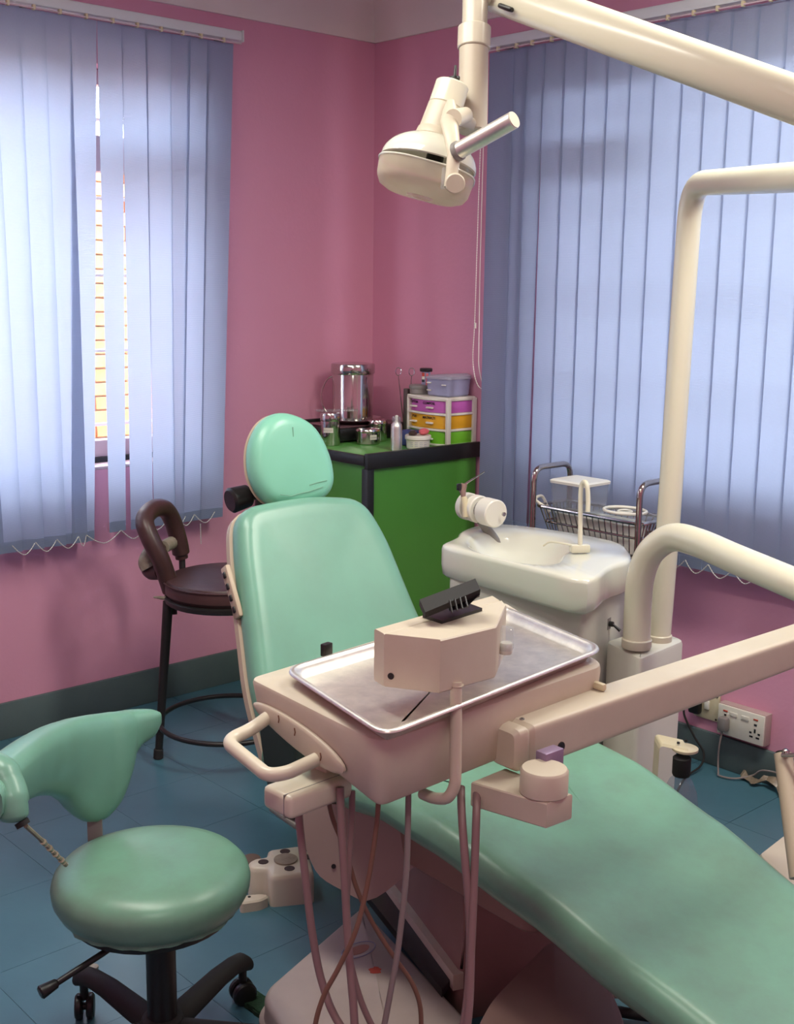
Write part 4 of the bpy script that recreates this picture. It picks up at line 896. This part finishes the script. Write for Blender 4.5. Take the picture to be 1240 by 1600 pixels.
# side handle
HZ = .868
hp_ = [atz(425, 1142, HZ), atz(380, 1146, HZ), atz(358, 1165, HZ-.002), atz(395, 1198, HZ-.004), atz(425, 1212, HZ-.004), atz(500, 1190, HZ-.004)]
hp_ = [V((tl+lf*.16).xy.to_3d())+V((0, 0, .880)), atz(392, 1140, .874), atz(352, 1158, .868), atz(418, 1212, .858), atz(448, 1208, .856), V((tl+lf*.56).xy.to_3d())+V((0, 0, .856))]
bm = B(); tube(bm, fillet(hp_, .03, 8), .0105, 18); obj('side_handle', bm, CREAM, du)
# instrument holder box below
hm = V((-2.268, -2.462, .798)); Mh = Matrix.Translation(atz(482, 1236, .80)) @ Matrix.Rotation(R_(2), 4, 'Z')
bm = B(); box(bm, (0, 0, 0), (.125, .066, .036), .008, M=Mh, seg=3); obj('instrument_holder', bm, CREAM, du)
bm = B(); box(bm, (0, -.018, .0), (.1255, .0015, .0365), 0, M=Mh); obj('holder_seam', bm, GREYP, du)
bm = B(); box(bm, (.06, .02, .02), (.05, .04, .05), .004, M=Mh); obj('holder_bracket', bm, CREAM2, du)
# control box
CT = 1.055
tp = {k: atz(*k, CT) for k in ((584, 982), (600, 990), (688, 1000), (775, 979), (791, 946), (768, 930), (652, 961), (782, 938))}
fr_ = [tp[k] for k in ((600, 990), (688, 1000), (775, 979), (791, 946), (782, 938))]
bk_ = [tp[k] for k in ((584, 982), (600, 990), (782, 938), (768, 930))]
bm = B(); prism(bm, [(p.x, p.y) for p in fr_], .975, CT, .002); cbx = obj('control_box', bm, CREAM2, du)
bm = B(); cb0 = sum(bk_, V())/4; prism(bm, [((p.x-cb0.x)*.995+cb0.x, (p.y-cb0.y)*.985+cb0.y) for p in bk_], .975, CT-.0005, .002); obj('control_box_back', bm, CREAM2, du)
fn1 = fr_[1]-fr_[0]; n1 = V((fn1.y, -fn1.x, 0)).normalized(); n1 = n1 if n1.dot(FW) < 0 else -n1
q = fr_[0].lerp(fr_[1], .13); screw(du, V((q.x, q.y, .992)), n1, .005, 'screw', BLKMET)
# clear cover hook on the right end of the box
q = (fr_[2]+fr_[3])/2; n2 = fr_[3]-fr_[2]; n2 = V((n2.y, -n2.x, 0)).normalized(); n2 = n2 if n2.dot(RT) > 0 else -n2
bm = B(); lathe(bm, [(.010, -.035), (.012, -.030), (.012, 0), (.010, .002)], Matrix.Translation(V((q.x, q.y, 1.035))+n2*.008)); obj('clear_cup', bm, CLEARP, du)
bm = B(); lathe(bm, [(.009, -.040), (.0105, -.036), (.0105, -.024), (.009, -.022)], Matrix.Translation(V((q.x, q.y, 1.035))+n2*.008)); obj('cup_base', bm, WHITEP, du)
# stem
bm = B(); ss = [at(712, 1066, 1.745), at(712, 1150, 1.745), at(711, 1228, 1.745), at(700, 1248, 1.75), at(678, 1248, 1.775), at(660, 1240, 1.80)]
tube(bm, fillet(ss, .03, 8), .0088, 16); obj('stem', bm, CREAM2, du)
bm = B(); q = at(712, 1064, 1.745); cyl(bm, q-V((0, 0, .006)), V((q.x, q.y, .980)), .012); obj('stem_nut', bm, CREAM2, du)
# black film viewer clip on the control box
fv = thing('film_viewer_clip', tp[(652, 961)], 'black hinged film viewer clip lying open on the cream control box', 'clip')
f0, f1, f2, f3 = atz(660, 962, CT+.003), atz(690, 972, CT+.003), atz(753, 952, CT+.003), atz(715, 938, CT+.003)
bm = B(); loft(bm, [[V((p.x, p.y, z)) for p in (f0, f1, f2, f3)] for z in (CT, CT+.005)]); obj('base_plate', bm, BLACK, fv, 30)
g0, g1, g2, g3 = at(655, 940, 1.80), at(664, 960, 1.775), at(750, 924, 1.80), at(742, 907, 1.85)
nv = (g1-g0).cross(g3-g0).normalized(); nv = nv if nv.z > 0 else -nv
g01 = g0.lerp(g3, .22)
bm = B(); loft(bm, [[p-nv*.007 for p in (g0, g1, g2, g3)], [p+nv*.004 for p in (g0, g1, g2, g3)], ]); obj('lid_plate', bm, RUBBER, fv, 30)
bm = B(); loft(bm, [[p*1.0 for p in (at(700, 912+26, 1.82), at(748, 912+18, 1.80), at(744, 908+14, 1.84), at(700, 930, 1.86))], [p for p in (at(702, 955, 1.79), at(730, 948, 1.79), at(728, 944, 1.83), at(700, 950, 1.84))]]); obj('spring_block', bm, BLACK, fv, 30)
for k in range(4):
    bm = B(); tube(bm, [at(702+k*8, 938-k*2, 1.785), at(706+k*8, 957-k*3, 1.775)], .0016, 6); obj('rib', bm, BLACK, fv)
bm = B(); loft(bm, [[p-nv*.0085 for p in (g1.lerp(g2, .80), g2, g3.lerp(g2, .4), g3.lerp(g1, .3))], [p-nv*.0105 for p in (g1.lerp(g2, .80), g2, g3.lerp(g2, .4), g3.lerp(g1, .3))]]); obj('grey_edge', bm, GREYP, fv)
# hoses
def hose(pts, r, m, nm='hose'):
    bm = B(); tube(bm, smooth([at(*p) for p in pts], 8), r, 12); return obj(nm, bm, m, du)
hose([(466, 1250, 1.84), (468, 1290, 1.84), (477, 1370, 1.84), (488, 1460, 1.84), (503, 1535, 1.84), (530, 1600, 1.82), (590, 1670, 1.8), (670, 1690, 1.78), (712, 1640, 1.77), (730, 1560, 1.77), (734, 1450, 1.78), (726, 1340, 1.78), (721, 1270, 1.8), (720, 1230, 1.83)], .0062, HOSE)
hose([(531, 1230, 1.80), (533, 1290, 1.8), (538, 1370, 1.8), (543, 1460, 1.8), (551, 1560, 1.79), (562, 1650, 1.78), (610, 1740, 1.76), (690, 1730, 1.75), (728, 1610, 1.76), (736, 1480, 1.77), (741, 1360, 1.78), (744, 1270, 1.79), (745, 1225, 1.83)], .0062, HOSE)
hose([(550, 1235, 1.83), (549, 1290, 1.83), (545, 1350, 1.83), (541, 1430, 1.83), (547, 1500, 1.83), (566, 1570, 1.83), (600, 1640, 1.83), (640, 1720, 1.85)], .0050, HOSE)
hose([(638, 1230, 1.80), (637, 1290, 1.79), (634, 1370, 1.79), (622, 1480, 1.79), (608, 1560, 1.79), (594, 1640, 1.79), (585, 1740, 1.79)], .0046, HOSEG)
hose([(591, 1250, 1.76), (588, 1290, 1.76), (576, 1370, 1.76), (557, 1450, 1.75), (530, 1510, 1.75), (504, 1560, 1.75), (490, 1620, 1.75), (490, 1720, 1.75)], .0038, HOSEB)
hose([(511, 1240, 1.87), (520, 1280, 1.87), (540, 1330, 1.87), (556, 1385, 1.87), (578, 1435, 1.87), (612, 1490, 1.87), (643, 1535, 1.87), (657, 1580, 1.87), (652, 1640, 1.87), (620, 1730, 1.87)], .0038, HOSEB)
# tray
tz = .9335
tcs = [atz(440, 1046, .952), atz(600, 1152, .952), atz(947, 1014, .952), atz(784, 946, .952)]
to = rpoly([(p.x, p.y) for p in tcs], .042, 10)
bm = B(); slab(bm, to, [(.022, 1, tz), (.018, 1, tz+.001), (.012, 1, .949), (.007, 1, .9535), (.002, 1, .953), (0, 1, .949), (.001, 1, .9495), (.0035, 1, .9510), (.007, 1, .9515), (.0106, 1, .9480), (.0165, 1, tz+.003), (.022, 1, tz+.0016), (.022, .8, tz+.0014), (.022, .4, tz+.0012)][::1], cap0=True, cap1=True)
# simple consistent profile instead of the double wall
bm.free(); bm = B(); slab(bm, to, [(.030, .3, tz), (.020, 1, tz), (.010, 1, .9475), (.002, 1, .9490), (0, 1, .951), (.001, 1, .954), (.005, 1, .9555), (.009, 1, .9540), (.0115, 1, .949), (.0195, 1, tz+.0035), (.026, 1, tz+.0018), (.026, .8, tz+.0015), (.026, .4, tz+.0015)]); single('instrument_tray', bm, STEEL, 'large rectangular stainless steel tray lying empty on the bracket table', 'tray', ang=60)

# ============================================================ FOOT PEDAL
fp = thing('foot_control', atz(440, 1400, 0), 'white cross-shaped foot control with round discs on the floor beside the chair base', 'foot pedal')
fx0 = atz(449, 1345, .085); u1 = atz(488, 1390, .085)-atz(414, 1397, .085); u1.z = 0; u1.normalize(); u2 = V((-u1.y, u1.x, 0))
def fpt(a, b, z=0): return (fx0+u1*a+u2*b).xy.to_3d()+V((0, 0, z))
bm = B(); o_ = rpoly([fpt(-.055, -.075), fpt(.060, -.075), fpt(.062, .055), fpt(.045, .085), fpt(-.045, .075), fpt(-.050, .035), fpt(-.085, .035), fpt(-.105, .01), fpt(-.098, -.022), fpt(-.055, -.028)], .016, 5)
slab(bm, o_, [(0, 1, 0), (0, 1, .07), (.003, 1, .080), (.010, 1, .085)]); obj('body', bm, CREAM, fp)
q = fpt(-.004, .005, .0855); bm = B(); cyl(bm, q, q+V((0, 0, .004)), .031, seg=28, bev=.001); obj('centre_disc', bm, TAPE, fp)
for a, b in ((0, .053), (-.062, .005), (.055, .010), (.0, -.043)):
    q = fpt(a, b, .0853); bm = B(); cyl(bm, q, q+V((0, 0, .0008)), .0135, seg=20); obj('round_recess', bm, mat('dark_recess', (60, 44, 42), .7), fp)
q = fpt(-.085, .095, 0); bm = B(); cyl(bm, q+V((0, 0, .045)), q+V((0, 0, .055)), .026, seg=24, bev=.003); cyl(bm, q, q+V((0, 0, .045)), .010); cyl(bm, q+V((0, 0, .03)), fpt(-.03, .05, .03), .006); obj('toe_button', bm, mat('worn_brown_disc', (112, 92, 80), .6), fp)
bm = B(); slab(bm, rpoly([fpt(-.13, -.05), fpt(-.075, -.05), fpt(-.058, -.058), fpt(-.058, -.07), fpt(-.08, -.085), fpt(-.13, -.09)], .01), [(0, 1, 0), (0, 1, .024), (.004, 1, .028)]); obj('toe_plate', bm, CREAM2, fp)
bm = B(); q = fpt(-.105, -.063, .0282); cyl(bm, q, q+V((0, 0, .001)), .004); obj('screw', bm, BLACK, fp)
# coin-like cap on the floor, green mat
q = atz(146, 1512, 0); bm = B(); cyl(bm, q, q+V((0, 0, .004)), .012, seg=20, bev=.001); single('disc', bm, TAPE, 'small dull round cap like a coin lying on the blue floor by the stool caster', 'disc')
bm = B(); m0, m1 = atz(376, 1566, 0), atz(420, 1600, 0); dd = (m1-m0).normalized(); nn_ = V((dd.y, -dd.x, 0)); nn_ = nn_ if nn_.dot(e2) > 0 else -nn_
mm = [m0, m0+dd*.30, m0+dd*.30+nn_*.05, m0+nn_*.05]
mm = [p-nn_*.0 for p in mm]
nfr = 26; o_ = [p.xy for p in [m0+dd*(.30*k/nfr)-nn_*random.uniform(0, .006) for k in range(nfr+1)]]+[(m0+dd*.30+nn_*.055).xy, (m0+nn_*.045).xy]
slab(bm, o_, [(0, 1, 0), (0, 1, .009), (.002, 1, .011)]); single('green_mat', bm, MATG, 'frayed dark green carpet mat edge beside the chair base plate', 'mat')

# ============================================================ TROLLEY
tz_ = .85; tx0, tx1, ty0, ty1 = -.385, -.225, -1.675, -1.255
tr_ = thing('wire_trolley', (-.28, -1.46, 0), 'chrome wire basket trolley holding plastic boxes in front of the right blind', 'trolley')
for y_ in (ty0, ty1):
    bm = B(); tube(bm, fillet([(tx0-.012, y_, .06), (tx0-.012, y_, .975), (tx1+.012, y_, .975), (tx1+.012, y_, .06)], .045, 8), .0095, 14); obj('end_frame', bm, CHROME, tr_)
    for x_ in (tx0-.012, tx1+.012):
        bm = B(); cyl(bm, (x_-.012, y_, .03), (x_+.012, y_, .03), .03, seg=20, bev=.004); cyl(bm, (x_, y_, .03), (x_, y_, .07), .008); obj('caster', bm, RUBBER, tr_)
for zb, dp in ((tz_, .12), (.35, .12)):
    def rr(ins, z): return [(tx0+ins, ty0+ins, z), (tx1-ins, ty0+ins, z), (tx1-ins, ty1-ins, z), (tx0+ins, ty1-ins, z)]
    def rp(ins, z): return [V((p.x, p.y, z)) for p in rpoly([V(q[:2]) for q in rr(ins, z)], .03, 4)]
    for ins, z, r in ((0, zb, .006), (.018, zb-.05, .004), (.04, zb-dp, .004)):
        bm = B(); tube(bm, rp(ins, z), r, 8, closed=True); obj('basket_hoop', bm, CHROME, tr_)
    W = []
    ny = 16; 
    for k in range(ny+1):
        y_ = ty0+.02+(ty1-ty0-.04)*k/ny; yi = ty0+.045+(ty1-ty0-.09)*k/ny
        bm = B(); tube(bm, [(tx0, y_, zb), (tx0+.04, yi, zb-dp), (tx1-.04, yi, zb-dp), (tx1, y_, zb)], .0022, 6); obj('basket_wire', bm, CHROME, tr_)
    for k in range(8):
        x_ = tx0+.02+(tx1-tx0-.04)*k/7; xi = tx0+.045+(tx1-tx0-.09)*k/7
        bm = B(); tube(bm, [(x_, ty0, zb), (xi, ty0+.04, zb-dp), (xi, ty1-.04, zb-dp), (x_, ty1, zb)], .0022, 6); obj('basket_wire', bm, CHROME, tr_)
bz = tz_-.117
bm = B(); slab(bm, rpoly([(-.348, -1.62), (-.262, -1.62), (-.262, -1.30), (-.348, -1.30)], .03), [(.02, 1, bz), (.012, 1, bz+.006), (0, 1, bz+.095), (-.006, 1, bz+.097), (-.006, 1, bz+.100), (.003, 1, bz+.100), (.015, 1, bz+.01), (.02, .5, bz+.008)]); single('white_bowl', bm, WHITEP, 'wide white plastic tub sunk in the wire trolley basket', 'tub')
pbx_ = thing('clear_box', (-.3, -1.36, bz+.1), 'clear plastic storage box with white lid sitting on the trolley basket', 'box')
bxr = rpoly([(-.372, -1.445), (-.238, -1.445), (-.238, -1.30), (-.372, -1.30)], .015)
bm = B(); slab(bm, bxr, [(.01, 1, bz+.102), (.008, 1, bz+.104), (0, 1, bz+.20), (.003, 1, bz+.20), (.011, 1, bz+.106)]); obj('body', bm, CLEARP, pbx_)
bm = B(); slab(bm, bxr, [(-.003, 1, bz+.198), (-.004, 1, bz+.206), (.004, 1, bz+.210), (.012, 1, bz+.209)]); obj('lid', bm, WHITEP, pbx_)
cb2 = thing('clear_tray_box', (-.29, -1.53, bz+.1), 'shallow clear lidded box with coiled tube on the right of the trolley basket', 'box')
bm = B(); slab(bm, rpoly([(-.375, -1.645), (-.235, -1.645), (-.235, -1.46), (-.375, -1.46)], .02), [(.01, 1, bz+.102), (0, 1, bz+.12), (-.002, 1, bz+.122), (.004, 1, bz+.126)]); obj('lid', bm, CLEARP, cb2)
bm = B(); tube(bm, [V((-.305+.058*math.cos(a), -1.555+.07*math.sin(a), bz+.134)) for a in (2*math.pi*k/30 for k in range(30))], .005, 8, closed=True); obj('coiled_tube', bm, WHITEP, cb2)
bm = B(); tube(bm, [V((-.305+.022*math.cos(a), -1.555+.022*math.sin(a), bz+.132)) for a in (2*math.pi*k/20 for k in range(20))], .003, 8, closed=True); obj('lid_ring', bm, WHITEP, cb2)
bm = B(); tube(bm, smooth([(-.36, -1.28, bz+.11), (-.38, -1.25, bz+.135), (-.34, -1.245, bz+.14), (-.33, -1.27, bz+.09)]), .005, 8); single('white_hose_coil', bm, WHITEP, 'short loop of white tubing at the left end of the trolley basket', 'tube')

# ============================================================ SOCKETS
sw = thing('switch_socket', (-.0, -1.70, .2), 'square beige switch socket with black plug beside the cabinet', 'socket')
bm = B(); bx(bm, -.010, 0, -1.75, -1.655, .150, .245, .003); obj('plate', bm, BEIGEP, sw)
bm = B(); bx(bm, -.016, -.009, -1.715, -1.697, .185, .215, .002); obj('rocker', bm, WHITEP, sw)
for y_, zz in ((-1.742, .237), (-1.742, .158), (-1.665, .237)): screw(sw, (-.0105, y_, zz), (-1, 0, 0), .0035, 'screw', BLKMET)
bp = thing('black_plug', (-.03, -1.672, .18), 'black mains plug in the beige switch socket with cable running to the floor', 'plug')
bm = B(); bx(bm, -.040, -.0105, -1.69, -1.65, .165, .215, .008); obj('body', bm, BLACK, bp)
bm = B(); cb_ = smooth([(-.038, -1.66, .20), (-.06, -1.655, .20), (-.07, -1.66, .165), (-.065, -1.70, .10), (-.06, -1.735, .055), (-.09, -1.745, .02), (-.18, -1.75, .007), (-.30, -1.80, .006), (-.42, -1.86, .006)], 8); tube(bm, cb_, .0035, 8); obj('cable', bm, RUBBER, bp)
dsk = thing('double_socket', (-.0, -1.84, .19), 'white double wall socket with red neons in a raised pattress box', 'socket')
bm = B(); bx(bm, -.034, 0, -1.937, -1.765, .128, .232, .002); obj('pattress', bm, mat('pinkish_grey_pattress', (176, 152, 148), .6), dsk)  # pinkish-grey box, darker than the white face plate
bm = B(); bx(bm, -.042, -.034, -1.935, -1.767, .130, .230, .003); obj('face_plate', bm, WHITEP, dsk)
for y_ in (-1.795, -1.905):
    bm = B(); bx(bm, -.0435, -.0415, y_-.008, y_+.008, .209, .214, .0005); obj('neon', bm, REDP, dsk)
for y_ in (-1.825, -1.868):
    bm = B(); bx(bm, -.045, -.0415, y_-.014, y_+.014, .200, .214, .0015); obj('rocker', bm, WHITEP, dsk)
for y_, zz, a, b in ((-1.905, .194, .005, .005), (-1.904, .174, .003, .011), (-1.889, .166, .004, .004), (-1.919, .166, .004, .004), (-1.892, .153, .006, .0035), (-1.915, .153, .006, .0035), (-1.795, .198, .004, .004)):
    bm = B(); bx(bm, -.0428, -.0415, y_-a, y_+a, zz-b/2-.001, zz+b/2+.001); obj('pin_hole', bm, BLACK, dsk)
gp = thing('grey_plug', (-.06, -1.80, .17), 'grey-brown mains plug in the white double socket with thin cable below', 'plug')
bm = B(); box(bm, (-.058, -1.80, .172), (.032, .036, .05), .012); obj('body', bm, GREYP, gp)
bm = B(); cb_ = smooth([(-.062, -1.80, .15), (-.066, -1.795, .10), (-.06, -1.79, .05), (-.07, -1.80, .012), (-.085, -1.815, .007), (-.07, -1.86, .008), (-.03, -1.90, .02), (-.03, -1.94, .05), (-.03, -2.05, .06)], 8); tube(bm, cb_, .003, 8); obj('cable', bm, HOSEG, gp)
# crumpled strip at the skirting
bm = B(); base = [V((-.018, -1.86, .012)), V((-.05, -1.92, .010)), V((-.03, -1.97, .03)), V((-.06, -2.03, .012)), V((-.03, -2.08, .05))]
L = []
for i, p in enumerate(smooth(base, 4)):
    w2 = .018+.008*math.sin(i*1.7); L.append([p+V((-w2, 0, 0)), p+V((0, 0, .012+.006*math.sin(i*2.3))), p+V((w2*.4, 0, .004)), p+V((0, 0, -.006))])
loft(bm, L); single('crumpled_tape', bm, mat('dirty_clear_tape', (150, 136, 116), .35, 0, (30, .8, (96, 84, 70)), (40, 1)), 'crumpled dirty tape strip lying along the right skirting', 'tape')
# floor stand at the right edge
fs = thing('floor_stand', (-.45, -2.30, 0), 'leaning grey tube with open end on a white wedge foot at the right edge', 'stand')
w0, w1, w2_, w3 = atz(1183, 1335, .05), atz(1232, 1297, .05), atz(1290, 1330, .05), atz(1250, 1395, .05)
bm = B(); slab(bm, rpoly([(p.x, p.y) for p in (w0, w1, w2_, w3)], .02), [(0, 1, 0), (0, 1, .042), (.006, 1, .05)]); obj('foot', bm, CREAM, fs)
bm = B(); a, b = at(1252, 1372, 2.98), at(1223, 1178, 3.12); tube(bm, [a, b], [.030, .0235], 20); obj('tube', bm, SHELL, fs)
bm = B(); ax = (b-a).normalized(); cyl(bm, b, b+ax*.006, .0185, seg=20); obj('tube_mouth', bm, BLACK, fs)
bm = B(); cyl(bm, at(1222, 1180, 3.09), at(1260, 1180, 3.02), .006); sphere(bm, at(1227, 1175, 3.09), .010); obj('hook', bm, STEELP, fs)
